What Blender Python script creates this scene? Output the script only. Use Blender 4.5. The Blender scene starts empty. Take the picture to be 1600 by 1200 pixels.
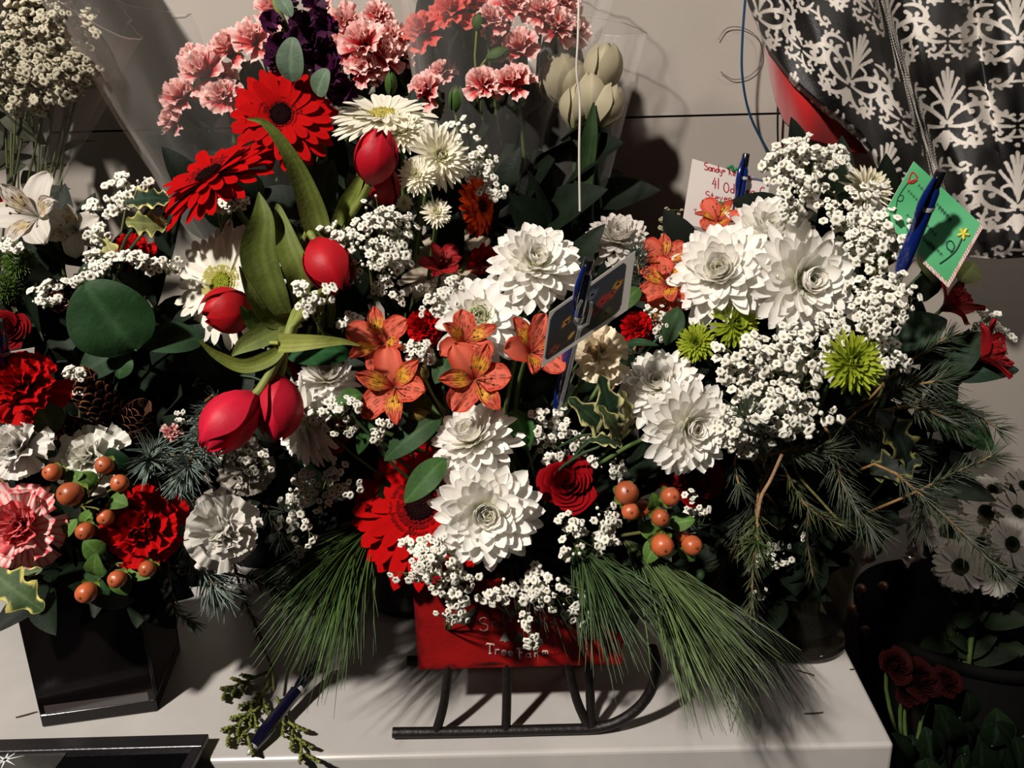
import bpy, math, random
import numpy as np
from mathutils import Matrix, Vector
rng = np.random.default_rng(11); random.seed(11)
S = bpy.context.scene; COL = S.collection
PI = math.pi
# ---------------------------------------------------------------- camera
FPX = 1200.0; CAMZ = .45; PITCH = math.radians(16); ROLL = math.radians(-1.5)
CAM = np.array([0, 0, CAMZ])
FW = np.array([0, math.cos(PITCH), -math.sin(PITCH)])
_R0 = np.array([1., 0, 0]); _U0 = np.cross(_R0, FW)
RT = _R0*math.cos(ROLL)+_U0*math.sin(ROLL); UP = -_R0*math.sin(ROLL)+_U0*math.cos(ROLL)
cd = bpy.data.cameras.new('camera'); cam = bpy.data.objects.new('camera', cd); COL.objects.link(cam)
cd.sensor_fit = 'HORIZONTAL'; cd.sensor_width = 36; cd.lens = 36*FPX/1600; cd.clip_start = .01
cam.matrix_world = Matrix([[RT[0], UP[0], -FW[0], 0], [RT[1], UP[1], -FW[1], 0], [RT[2], UP[2], -FW[2], CAMZ], [0, 0, 0, 1]])
S.camera = cam
S.view_settings.view_transform = 'Standard'; S.view_settings.look = 'None'
S.view_settings.gamma = 1; S.view_settings.exposure = 0.0; S.view_settings.use_curve_mapping = False
# ---------------------------------------------------------------- light
w = bpy.data.worlds.new('room'); S.world = w; w.use_nodes = True
w.node_tree.nodes['Background'].inputs[0].default_value = (1, .88, .78, 1)
w.node_tree.nodes['Background'].inputs[1].default_value = .010
def lamp(name, loc, target, power, size, color):
    l = bpy.data.lights.new(name, 'AREA'); l.shape = 'DISK'; l.size = size; l.energy = power; l.color = color
    o = bpy.data.objects.new(name, l); COL.objects.link(o); o.location = loc
    o.rotation_euler = (Vector(target)-Vector(loc)).to_track_quat('-Z', 'Y').to_euler(); return o
lamp('ceiling_spot', (-1.02, -.76, 1.80), (0, .62, .15), 82, .12, (1, .925, .85))
side = lamp('ceiling_spot', (1.15, .25, 1.35), (.46, .9, .42), .75, .10, (1, .90, .82)); side.data.spread = math.radians(58)
# ---------------------------------------------------------------- helpers
def ray(px, py): return FW+RT*(px-800)/FPX-UP*(py-600)/FPX
def at(px, py, Y):
    d = ray(px, py); return CAM+d*(Y/d[1])
def atz(px, py, z=0.):
    d = ray(px, py); return CAM+d*((z-CAMZ)/d[2])
def dep(P): return float(np.dot(np.asarray(P)-CAM, FW))
def m(px, P): return px*dep(P)/FPX
def nrm(v):
    v = np.asarray(v, float); return v/(np.linalg.norm(v)+1e-12)
def face(x, y, z=1.): return nrm(RT*x+UP*y-FW*z)
def basis(n, twist=0.):
    n = nrm(n); a = np.array([0, 0, 1.]) if abs(n[2]) < .95 else np.array([0, 1., 0])
    x = nrm(np.cross(a, n)); y = np.cross(n, x); c, s = math.cos(twist), math.sin(twist)
    return np.stack([x*c+y*s, -x*s+y*c, n], 1)
def lin(c):
    c = np.asarray(c, float)/255.; return np.where(c <= .04045, c/12.92, ((c+.055)/1.055)**2.4)
def mixc(a, b, t):
    t = np.clip(np.asarray(t, float), 0, 1)[..., None]; return a*(1-t)+b*t
def sm(a, b, t):
    t = np.clip((np.asarray(t, float)-a)/(b-a), 0, 1); return t*t*(3-2*t)
U = lambda a, b: float(rng.uniform(a, b))
class B:
    def __init__(s): s.v = []; s.c = []; s.l = []; s.t = []; s.n = 0
    def raw(s, V, faces, c, k):
        V = np.asarray(V, float).reshape(-1, 3); c = np.broadcast_to(np.asarray(c, float), V.shape)
        f = np.asarray(faces, np.int32).reshape(-1, k); s.v.append(V); s.c.append(c)
        s.l.append((f+s.n).ravel()); s.t.append(np.full(len(f), k, np.int32)); s.n += len(V)
    def grid(s, P, c, wrap=False):
        nu, nv = P.shape[:2]; I = np.arange(nu*nv).reshape(nu, nv)
        J = np.concatenate([I, I[:, :1]], 1) if wrap else I
        f = np.stack([J[:-1, :-1], J[:-1, 1:], J[1:, 1:], J[1:, :-1]], -1).reshape(-1, 4)
        s.raw(P.reshape(-1, 3), f, np.broadcast_to(c, P.shape).reshape(-1, 3), 4)
    def tube(s, pts, r, c, n=6, cap=True):
        pts = np.asarray(pts, float); k = len(pts); r = np.broadcast_to(np.asarray(r, float), (k,))
        T = np.gradient(pts, axis=0); T /= np.linalg.norm(T, axis=1)[:, None]+1e-12
        a = np.array([.3, .5, .81]); 
        if abs(np.dot(nrm(T[0]), nrm(a))) > .95: a = np.array([1., 0, 0])
        X = np.cross(T, a); X /= np.linalg.norm(X, axis=1)[:, None]+1e-9; Y = np.cross(T, X)
        th = np.arange(n)*2*PI/n
        P = pts[:, None]+r[:, None, None]*(X[:, None]*np.cos(th)[None, :, None]+Y[:, None]*np.sin(th)[None, :, None])
        c = np.asarray(c, float)
        if c.ndim == 2: c = c[:, None, :]
        s.grid(P, c, True)
        if cap:
            b = s.n; cc = c.reshape(-1, 3)
            s.raw(P[0], [list(range(n))[::-1]], cc[0], n); s.raw(P[-1], [list(range(n))], cc[-1], n)
    def ball(s, o, r, c, nu=7, nv=9, sc=(1, 1, 1), M=None):
        u = np.linspace(0, PI, nu)[:, None]; v = np.arange(nv)*2*PI/nv
        P = np.stack([np.sin(u)*np.cos(v)*sc[0], np.sin(u)*np.sin(v)*sc[1], np.cos(u)*sc[2]+0*v], -1)*r
        if M is not None: P = P@M.T
        s.grid(P+np.asarray(o), c, True)
    def box(s, lo, hi, c, M=None, o=None):
        lo = np.asarray(lo, float); hi = np.asarray(hi, float)
        P = np.array([[x, y, z] for x in (lo[0], hi[0]) for y in (lo[1], hi[1]) for z in (lo[2], hi[2])])
        if M is not None: P = P@M.T
        if o is not None: P = P+o
        s.raw(P, [[0, 1, 3, 2], [4, 6, 7, 5], [0, 4, 5, 1], [2, 3, 7, 6], [0, 2, 6, 4], [1, 5, 7, 3]], c, 4)
    def lathe(s, prof, c, n=24, o=(0, 0, 0), M=None, cap=True):
        prof = np.asarray(prof, float); th = np.arange(n)*2*PI/n
        P = np.stack([prof[:, :1]*np.cos(th), prof[:, :1]*np.sin(th), prof[:, 1:2]+0*th], -1)
        if M is not None: P = P@M.T
        s.grid((P+np.asarray(o)), c, True)
        if cap:
            s.raw(P[0]+o, [list(range(n))[::-1]], np.broadcast_to(c, P.shape)[0], n)
            s.raw(P[-1]+o, [list(range(n))], np.broadcast_to(c, P.shape)[-1], n)
    def build(s, name, mat, parent=None, smooth=True, org=None, bev=0):
        V = np.concatenate(s.v); C = np.concatenate(s.c); L = np.concatenate(s.l); T = np.concatenate(s.t)
        loc = np.zeros(3)
        if parent is None:
            loc = V.mean(0) if org is None else np.asarray(org, float)
            loc = loc.copy(); loc[2] = V[:, 2].min() if org is None else loc[2]
            off = loc
        else: off = np.array(parent['_w'])
        me = bpy.data.meshes.new(name); me.vertices.add(len(V)); me.vertices.foreach_set('co', (V-off).astype(np.float32).ravel())
        me.loops.add(len(L)); me.loops.foreach_set('vertex_index', L)
        me.polygons.add(len(T)); st = np.zeros(len(T), np.int32); st[1:] = np.cumsum(T)[:-1]
        me.polygons.foreach_set('loop_start', st)
        me.update(calc_edges=True)
        me.polygons.foreach_set('use_smooth', np.full(len(T), smooth))
        a = me.color_attributes.new('Col', 'FLOAT_COLOR', 'POINT')
        a.data.foreach_set('color', np.concatenate([C, np.ones((len(C), 1))], 1).astype(np.float32).ravel())
        me.materials.append(mat)
        o = bpy.data.objects.new(name, me); COL.objects.link(o)
        if parent is None: o.location = loc; o['_w'] = [float(q) for q in loc]
        else: o.parent = parent; o['_w'] = [float(q) for q in off]
        if bev:
            md = o.modifiers.new('b', 'BEVEL'); md.width = bev; md.segments = 3; md.limit_method = 'ANGLE'
        return o
def thing(name, label, cat, loc, group=None):
    o = bpy.data.objects.new(name, None); COL.objects.link(o); o.empty_display_size = .01
    o.location = [float(q) for q in loc]; o['_w'] = [float(q) for q in loc]
    return tag(o, label, cat, group)
def tag(o, label, cat, group=None, kind=None):
    if label: o['label'] = label
    if cat: o['category'] = cat
    if group: o['group'] = group
    if kind: o['kind'] = kind
    return o
def lab(o, label): o['label'] = label; return o
def struct(o): o['kind'] = 'structure'; return o
# ---------------------------------------------------------------- materials
def mat(name, rough=.5, trans=0., spec=.4, bump=0., bscale=800, metal=0., coat=0., alpha=1., glass=False, tint=None, var=0., vscale=60, sheen=0.):
    M = bpy.data.materials.new(name); M.use_nodes = True; nt = M.node_tree; N = nt.nodes; L = nt.links
    bs = N['Principled BSDF']; out = N['Material Output']
    at_ = N.new('ShaderNodeAttribute'); at_.attribute_name = 'Col'; src = at_.outputs['Color']
    if var:
        tc = N.new('ShaderNodeTexCoord'); nz = N.new('ShaderNodeTexNoise'); nz.inputs['Scale'].default_value = vscale; nz.inputs['Detail'].default_value = 4
        L.new(tc.outputs['Object'], nz.inputs['Vector'])
        mr = N.new('ShaderNodeMapRange'); mr.inputs[1].default_value = .3; mr.inputs[2].default_value = .7; mr.inputs[3].default_value = 1-var; mr.inputs[4].default_value = 1+var*.6
        L.new(nz.outputs[0], mr.inputs[0]); mx = N.new('ShaderNodeVectorMath'); mx.operation = 'SCALE'
        L.new(src, mx.inputs[0]); L.new(mr.outputs[0], mx.inputs['Scale']); src = mx.outputs[0]
    L.new(src, bs.inputs['Base Color']); bs.inputs['Roughness'].default_value = rough
    bs.inputs['Specular IOR Level'].default_value = spec; bs.inputs['Metallic'].default_value = metal
    bs.inputs['Coat Weight'].default_value = coat; bs.inputs['Coat Roughness'].default_value = .08
    if sheen: bs.inputs['Sheen Weight'].default_value = sheen
    if bump:
        tc2 = N.new('ShaderNodeTexCoord'); n2 = N.new('ShaderNodeTexNoise'); n2.inputs['Scale'].default_value = bscale; n2.inputs['Detail'].default_value = 3
        L.new(tc2.outputs['Object'], n2.inputs['Vector']); bm_ = N.new('ShaderNodeBump'); bm_.inputs['Strength'].default_value = bump; bm_.inputs['Distance'].default_value = .001
        L.new(n2.outputs[0], bm_.inputs['Height']); L.new(bm_.outputs[0], bs.inputs['Normal'])
    sh = bs.outputs[0]
    if trans:
        tr = N.new('ShaderNodeBsdfTranslucent'); L.new(src, tr.inputs[0]); ms = N.new('ShaderNodeMixShader'); ms.inputs[0].default_value = trans
        L.new(sh, ms.inputs[1]); L.new(tr.outputs[0], ms.inputs[2]); sh = ms.outputs[0]
    if alpha < 1:
        tp = N.new('ShaderNodeBsdfTransparent'); ms = N.new('ShaderNodeMixShader')
        lw = N.new('ShaderNodeLayerWeight'); lw.inputs[0].default_value = .35
        mr = N.new('ShaderNodeMapRange'); mr.inputs[3].default_value = alpha; mr.inputs[4].default_value = min(1, alpha*3.5+.15)
        L.new(lw.outputs['Facing'], mr.inputs[0]); L.new(mr.outputs[0], ms.inputs[0])
        L.new(tp.outputs[0], ms.inputs[1]); L.new(sh, ms.inputs[2]); sh = ms.outputs[0]
        if tint: tp.inputs[0].default_value = (*tint, 1)
    L.new(sh, out.inputs[0]); return M
MP = mat('petal', .65, .22, .25, .25, 900)
MPW = mat('white_petal', .6, .33, .25)
MPR = mat('red_petal', .75, .12, .06, .35, 1400)
MTU = mat('tulip_petal', .52, .12, .28, .3, 160)
MLF = mat('leaf', .6, .08, .18, .3, 350, var=.25, vscale=70)
MST = mat('stem', .55, .03, .35, .2, 600, var=.2)
MND = mat('needle', .45, .05, .45)
MMT = mat('matte_black', .85, 0, .08)
MBK = mat('bark', .8, 0, .2, .8, 500, var=.35, vscale=200)
MBR = mat('berry', .38, 0, .6, .1, 400, var=.18, vscale=150)
MGY = mat('baby_breath', .7, .2, .2)
MPL = mat('plastic', .25, 0, .5, coat=.3)
MBL = mat('black_gloss', .12, 0, .35)
MWD = mat('painted_wood', .5, 0, .35, .4, 300, var=.22, vscale=35)
MIR = mat('iron', .5, 0, .35, .6, 260, metal=0, var=.4, vscale=80)
MPA = mat('paper', .5, .05, .4)
MCL = mat('cloth', .42, 0, .45, .5, 1200)
MRC = mat('red_cloth', .8, 0, .2, .5, 900, sheen=.3)
MSL = mat('clear_film', .16, 0, .6, .5, 28, alpha=.05)
MSL2 = mat('clear_film_thick', .2, 0, .6, .6, 40, alpha=.22)
MGL2 = mat('pick_plastic', .1, 0, .7, alpha=.05)
MGL = mat('clear_glass', .04, 0, .7, alpha=.03, tint=(.80, .79, .75))
MCT = mat('counter_white', .28, 0, .5, .06, 60, var=.10, vscale=14)
MWL = mat('wall_paint', .6, 0, .3, .1, 90, var=.06, vscale=5)
MDK = mat('dark_floor', .7, 0, .3, .3, 50, var=.3, vscale=9)
MLP = mat('lacquer', .12, 0, .6, coat=.6)
# ---------------------------------------------------------------- botany
TT = lambda n: 1-(1-np.linspace(0, 1, n))**1.8
def petal(L, W, nu=7, nv=5, e0=0., e1=0., k=1., cup=.2, wf=None, r0=0., az=0., z0=0., twist=0., tipdip=0., ruf=0., rk=3, ph=0., ser=0., lenf=None):
    """grid of points of one petal; +z is the flower axis, the petal runs outward"""
    t = TT(nu); s = np.linspace(-1, 1, nv); e = e0+(e1-e0)*t**k; dt = np.diff(t)*L
    y = np.concatenate([[0], np.cumsum((np.cos(e[1:])+np.cos(e[:-1]))/2*dt)])
    z = np.concatenate([[0], np.cumsum((np.sin(e[1:])+np.sin(e[:-1]))/2*dt)])
    wv = (np.sin(PI*np.clip(t, 0, 1)**.8)*.9+.1 if wf is None else wf(t))*W/2
    X = wv[:, None]*s[None]; Y = np.broadcast_to(y[:, None], X.shape).copy(); Z = np.broadcast_to(z[:, None], X.shape).copy()
    tip = (t**6)[:, None]*(s**2)[None]*tipdip*L
    Y -= tip*np.cos(e)[:, None]; Z -= tip*np.sin(e)[:, None]
    d = cup*wv[:, None]*(s**2)[None]
    if ruf: d = d+ruf*L*(t**3)[:, None]*(np.sin(rk*PI*s+ph)+.45*np.sin(2.3*rk*PI*s+2.7*ph))[None]
    if twist: d = d+twist*t[:, None]*wv[:, None]*s[None]
    nY, nZ = -np.sin(e)[:, None], np.cos(e)[:, None]
    Y = Y+d*nY; Z = Z+d*nZ
    if ser:
        q = (t**4)[:, None]*(ser*L*np.cos(np.arange(nv)*PI+ph)*.5+ser*L*rng.normal(0, .5, nv))[None]
        Y = Y+q*np.cos(e)[:, None]; Z = Z+q*np.sin(e)[:, None]
    Y = Y+r0; Z = Z+z0
    ca, sa = math.cos(az), math.sin(az)
    return np.stack([X*ca-Y*sa, X*sa+Y*ca, Z], -1)
def tsgrid(nu, nv): return np.meshgrid(TT(nu), np.linspace(-1, 1, nv), indexing='ij')
round_w = lambda t: np.clip(.34+.66*np.sin(PI*np.clip(t*1.05-.25, 0, 1)**.9)**.8, 0, 1)*np.sqrt(np.clip(1-t**10, .03, 1))
ray_w = lambda t: (.5+.5*np.sin(PI*np.clip(t, 0, 1)*.8))*np.sqrt(np.clip(1-t**14, .05, 1))
fan_w = lambda t: .1+.9*t**.8
def put(b, P, c, M, o, sc=1.): b.grid((P*sc)@M.T+o, c)
def stem_pts(p, n, base, n_=10, droop=0.):
    p = np.asarray(p, float); base = np.asarray(base, float)
    c1 = p-n*.05; c2 = base+np.array([0, 0, max(.02, .45*(p[2]-base[2]))])
    t = np.linspace(0, 1, n_)[:, None]
    return (1-t)**3*p+3*(1-t)**2*t*c1+3*(1-t)*t*t*c2+t**3*base
GREEN = lin((78, 98, 48)); DGREEN = lin((40, 62, 34)); OLIVE = lin((118, 128, 58))
def stem(root, p, n, base, r=.0018, c=GREEN, pts=None):
    b = B(); b.tube(stem_pts(p, n, base) if pts is None else pts, r, c, 7); return b.build('stem', MST, root)
def mum(p, R, n, base, label, white=(247, 244, 237), eye=(222, 224, 130), open_=1., layers=None, name='chrysanthemum', cat='flower', group=None, width=.27, tw=None, eyer=.12, stemc=GREEN, flat=False):
    root = thing(name, label, cat, base, group); M = basis(n, U(0, 6)); b = B(); cw = lin(white); ce = lin(eye)
    p = np.asarray(p, float)
    if layers is None:
        layers = [(21, 1.0, -14, -4), (21, .95, 2, 12), (20, .86, 14, 30), (18, .76, 26, 48), (16, .64, 40, 66), (14, .52, 54, 84), (13, .42, 62, 92), (10, .32, 68, 104), (8, .24, 66, 118)]
    for li, (cnt, L, e0, e1) in enumerate(layers):
        a0 = U(0, 6)
        for i in range(cnt):
            l = L*R*U(.88, 1.06); nu, nv = (8, 5)
            P = petal(l, width*R*U(.85, 1.15), nu, nv, math.radians(e0+U(-7, 7)), math.radians(e1+U(-12, 12)), 1.3, U(.2, .5), round_w, .02*R, a0+i*2*PI/cnt+U(-.10, .10), li*.012*R, U(-.12, .12), .015)
            t, s = tsgrid(nu, nv)
            f = U(.93, 1.)
            put(b, P, mixc(mixc(ce, cw, .45), cw*f, sm(.05, .4, t*L)), M, p)
    lab(b.build('petals', MPW, root), None) if False else b.build('petals', MPW, root)
    b = B(); ce2 = lin(eye)*.85
    for i in range(44):
        a = i*2.399; r = eyer*1.1*R*math.sqrt(i/44.)
        P = petal(U(.18, .27)*R, .075*R, 5, 3, math.radians(62), math.radians(112), 1, .5, ray_w, 0, a, .02*R)
        P = P+np.array([-math.sin(a)*r, math.cos(a)*r, .06*R]); put(b, P, mixc(ce2, cw*.98, np.linspace(0, 1, 5)[:, None]*np.ones(3)), M, p)
    b.ball(p+n*.02*R, .16*R, ce2, 6, 9); b.build('center', MPW, root); stem(root, p-n*.004, n, base, c=stemc)
    b = B(); b.lathe([(.001, -.012*R/.04), (.004, -.008*R/.04), (.16*R, -.02*R), (.2*R, -.005)], DGREEN, 12, p, M, False)
    b.build('calyx', MLF, root); return root
def gerbera(p, R, n, base, label, col, dark, eye, eyerim, n1=23, white=False, name='gerbera', eyer=.2, e=(4, -6), wid=.205, ring=.31, group=None, lay=3):
    root = thing(name, label, 'flower', base, group); M = basis(n, U(0, 6)); b = B(); c0, c1 = lin(dark), lin(col); p = np.asarray(p, float)
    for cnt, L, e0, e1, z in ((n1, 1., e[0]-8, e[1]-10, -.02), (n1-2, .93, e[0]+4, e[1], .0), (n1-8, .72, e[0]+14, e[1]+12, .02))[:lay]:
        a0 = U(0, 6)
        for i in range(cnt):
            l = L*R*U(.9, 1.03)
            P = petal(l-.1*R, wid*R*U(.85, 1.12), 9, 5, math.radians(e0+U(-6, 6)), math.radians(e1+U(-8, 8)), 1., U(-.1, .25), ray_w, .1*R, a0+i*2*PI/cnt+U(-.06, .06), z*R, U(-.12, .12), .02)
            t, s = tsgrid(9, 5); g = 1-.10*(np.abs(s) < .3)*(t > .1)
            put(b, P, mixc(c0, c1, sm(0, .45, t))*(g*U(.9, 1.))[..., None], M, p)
    b.build('petals', MPW if white else MPR, root)
    b = B(); ce, cr = lin(eye), lin(eyerim)
    for rr, cnt, L in ((ring*R, 46, .13), (ring*.8*R, 38, .11), (ring*.62*R, 30, .09)):
        for i in range(cnt):
            a = i*2*PI/cnt+U(-.05, .05)
            P = petal(L*R, .055*R, 4, 3, math.radians(14), math.radians(34), 1, .2, ray_w, rr-.04*R, a, .045*R)
            put(b, P, mixc(cr*.7, cr, np.linspace(0, 1, 4)[:, None]*np.ones(3)), M, p)
    lab(b.build('inner_florets', MPR if not white else MPW, root), 'short inner florets ringing the eye')
    b = B(); b.lathe([(.001, .075*R), (.08*R, .085*R), (eyer*.8*R, .08*R), (eyer*R, .05*R), (eyer*1.1*R, 0)], ce, 20, p, M, False)
    for i in range(90):
        a = i*2.399; r = eyer*R*math.sqrt(i/90.)
        b.ball(p+M@np.array([math.cos(a)*r, math.sin(a)*r, .082*R]), .017*R, ce*U(.7, 1.5), 4, 5)
    b.build('center', MPR, root); stem(root, p-n*.003, n, base, .0026); return root
def carnation(p, R, n, base, label, inner, edge, npet=34, sharp=.8, name='carnation', mt=None, group=None, streak=0., hemi=1., st=True):
    root = thing(name, label, 'flower', base, group); M = basis(n, U(0, 6)); b = B(); ci, ce = lin(inner), lin(edge); p = np.asarray(p, float)
    nu, nv = 8, 19; t, s = tsgrid(nu, nv)
    for i in range(npet):
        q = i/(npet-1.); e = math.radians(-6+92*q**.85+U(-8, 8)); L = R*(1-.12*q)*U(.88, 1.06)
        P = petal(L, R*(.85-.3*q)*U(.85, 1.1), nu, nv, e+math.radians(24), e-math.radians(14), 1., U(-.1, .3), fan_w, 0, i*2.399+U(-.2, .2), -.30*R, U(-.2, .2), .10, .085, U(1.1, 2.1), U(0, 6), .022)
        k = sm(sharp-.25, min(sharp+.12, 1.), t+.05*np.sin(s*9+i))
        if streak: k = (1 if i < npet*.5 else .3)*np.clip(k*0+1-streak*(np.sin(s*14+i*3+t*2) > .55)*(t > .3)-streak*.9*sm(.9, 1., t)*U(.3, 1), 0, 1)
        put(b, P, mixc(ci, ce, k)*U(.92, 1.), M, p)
    b.build('petals', mt or MP, root)
    if st:
        b = B(); b.lathe([(.003, -.75*R-.012), (.2*R, -.72*R), (.24*R, -.4*R), (.3*R, -.15*R)], GREEN, 10, p, M, False); b.build('calyx', MLF, root)
        stem(root, p-n*.7*R, n, base)
    return root
def rose(p, R, n, base, label, col=(120, 6, 14), group=None, name='rose'):
    root = thing(name, label, 'flower', base, group); M = basis(n, U(0, 6)); b = B(); c = lin(col); p = np.asarray(p, float)
    nu, nv = 8, 11
    for i in range(24):
        q = i/23.; r = R*(.10+.72*q**1.0); h = R*(.95-.45*q); t, s = tsgrid(nu, nv)
        th = i*2.2+s*(1.25-.35*q)*(.5+.5*np.sin(PI*np.clip(t*.8+.15, 0, 1)))
        rr = r*(.35+.65*np.sin(t*PI/2)**.7)+R*.22*q*t**4+.02*R*np.sin(s*3+i)*t; z = h*t-.06*R*s**2*t**3-.3*R-.12*R*q*t**6
        P = np.stack([rr*np.cos(th), rr*np.sin(th), z], -1)
        put(b, P, mixc(c*.75, c*1.15, t)*U(.85, 1.05), M, p)
    b.build('petals', MPR, root); stem(root, p-n*R*.4, n, base, .002); return root
def tulip(p, R, L, axis, label, col=(196, 22, 44), base=None, pts=None, mt=None, pale=None, stemc=OLIVE, group=None, open_=.0, name='tulip', stemr=.003):
    """p = bottom of the cup, axis = towards the tip"""
    p = np.asarray(p, float)
    if pts is not None: base = pts[-1]
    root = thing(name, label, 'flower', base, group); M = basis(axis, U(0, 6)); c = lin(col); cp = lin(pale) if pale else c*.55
    nu, nv = 14, 13; t, s = tsgrid(nu, nv)
    for i in range(6):
        inn = i % 2; Rr = R*(.87 if inn else 1.0); a = i*PI/3+U(-.06, .06)
        prof = np.sin(PI*np.clip(t*.925+.025, 0, 1))**.60*(1-.06*t)+open_*t**2
        hw = .98*np.sin(PI*np.clip(t*.72+.14, 0, 1))**.75*np.sqrt(np.clip(1-t**7, 0, 1))+.02
        th = a+s*hw
        rr = Rr*prof*(1+(.09 if not inn else -.02)*np.abs(s)**3)+.012*R*np.sin(5*t+i*2+s*3)+.02*R*np.exp(-(s/.1)**2)*t; z = L*(t**.95)*(U(.95, 1.03))-.02*L*s**2
        P = np.stack([rr*np.cos(th), rr*np.sin(th), z], -1)
        b = B(); g = 1+.18*np.exp(-(s/.12)**2)*(t > .2)-.15*np.abs(np.sin(s*17))*t
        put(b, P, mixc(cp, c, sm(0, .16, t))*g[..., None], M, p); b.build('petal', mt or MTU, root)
    stem(root, p, axis, base, stemr, stemc, pts)
    return root
def alstro(p, R, n, base, label, col, throat, streak, group=None, name='alstroemeria', twist=None, op=0, inner2=None, st=True):
    root = thing(name, label, 'flower', base, group); M = basis(n, U(0, 6) if twist is None else twist); p = np.asarray(p, float)
    co, ct, cs = lin(col), lin(throat), lin(streak)
    wo = lambda t: (.16+.84*np.sin(PI*np.clip(t*.86, 0, 1))**1.1)*np.sqrt(np.clip(1-t**16, .02, 1))*(1+.05*np.sin(t*17))
    wi = lambda t: (.14+.86*np.sin(PI*np.clip(t*.80, 0, 1))**1.5)*np.sqrt(np.clip(1-t**6, .02, 1))
    for i in range(6):
        inn = i % 2; nu, nv = (26, 21) if inn or i in (2, 4) else (16, 11); t, s = tsgrid(nu, nv)
        P = petal(R*(1.12 if inn else 1.12)*U(.94, 1.05), R*(.50 if inn else .74), nu, nv, math.radians(66+U(-5, 5)), math.radians((8 if inn else -4)+op+U(-20, 18)), .7, .30 if inn else .22, wi if inn else wo, .03*R, i*PI/3+U(-.16, .16), -.35*R, U(-.3, .3), .015, .045, 2, U(0, 6))
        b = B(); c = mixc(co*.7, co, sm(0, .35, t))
        if inn:
            c = mixc(c, ct, sm(.22, .38, t)*(1-sm(.5, .76, t))*(1-.75*np.abs(s)**2))
            ph = rng.uniform(0, 6); fan = s*(1.3-.4*t)
            st_ = (np.abs(np.sin(fan*11+ph)) > .80)*(np.sin(t*24+np.round((fan*11+ph)/PI)*2.4) > -.35)*(t > .28)*(t < .86)
            c = mixc(c, cs, st_*.9)
        else:
            if col[0]-col[2] > 80: c = mixc(c*np.array([1.1, 1.35, 1.5]), c*np.array([.95, .6, .6]), sm(.5, 1, np.abs(s)))
            if col[0]-col[2] > 120 and i in (2, 4): c = mixc(c, cs, .75*((np.abs(np.sin(s*(1.4-.4*t)*12)) > .84)*(np.sin(t*26+np.round(s*4)*2) > -.1)*(t > .3)*(t < .85)))
            c = c*(1-.12*np.exp(-(s/.1)**2))[..., None]*(1+.12*np.sin(s*15)*t)[..., None]
        put(b, P, c, M, p); b.build('petal', MP, root)
    b = B()
    for i in range(6):
        a = i*1.05+.4; q = [p+M@np.array([math.cos(a)*R*.22*u_, math.sin(a)*R*.22*u_, R*(-.3+.95*u_-.2*u_*u_)]) for u_ in np.linspace(0, 1, 6)]
        b.tube(q, .012*R, co*.8, 5); b.ball(q[-1], .035*R, lin((90, 70, 40)), 5, 6)
    b.build('stamens', MP, root)
    if st: stem(root, p-n*R*.33, n, base, .0016)
    return root
# gypsophila -----------------------------------------------------
def _blossom():
    n = 12; rings = [(.10, -.08, 0), (.40, .26, 0), (.78, .40, .05), (1.0, .12, .12)]
    V = []; 
    for r, z, am in rings:
        for i in range(n):
            a = i*2*PI/n; k = 1+am*math.cos(a*6)
            V.append((math.cos(a)*r*k, math.sin(a)*r*k, z+.10*math.cos(a*3+r*4)*r))
    V.append((0, 0, -.22)); F = []
    for j in range(3):
        for i in range(n): F.append((j*n+i, j*n+(i+1) % n, (j+1)*n+(i+1) % n, (j+1)*n+i))
    for i in range(n): F.append((i, 4*n, 4*n, (i+1) % n))
    F2 = [(0+(i+1) % n, i, 4*n) for i in range(n)]
    V.append((0, 0, -.9)); V = np.array(V)
    F3 = [(3*n+i, 3*n+(i+1) % n, 4*n+1) for i in range(n)]
    C = np.array([[0]]*n+[[.75]]*n+[[1]]*n+[[.95]]*n+[[-.1]]+[[.2]], float)[:, 0]
    return V, np.array(F[:3*n]), np.array(F2+F3), C
BV, BF4, BF3, BC = _blossom()
CGW = lin((244, 241, 230)); CGC = lin((128, 124, 78))
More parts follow.
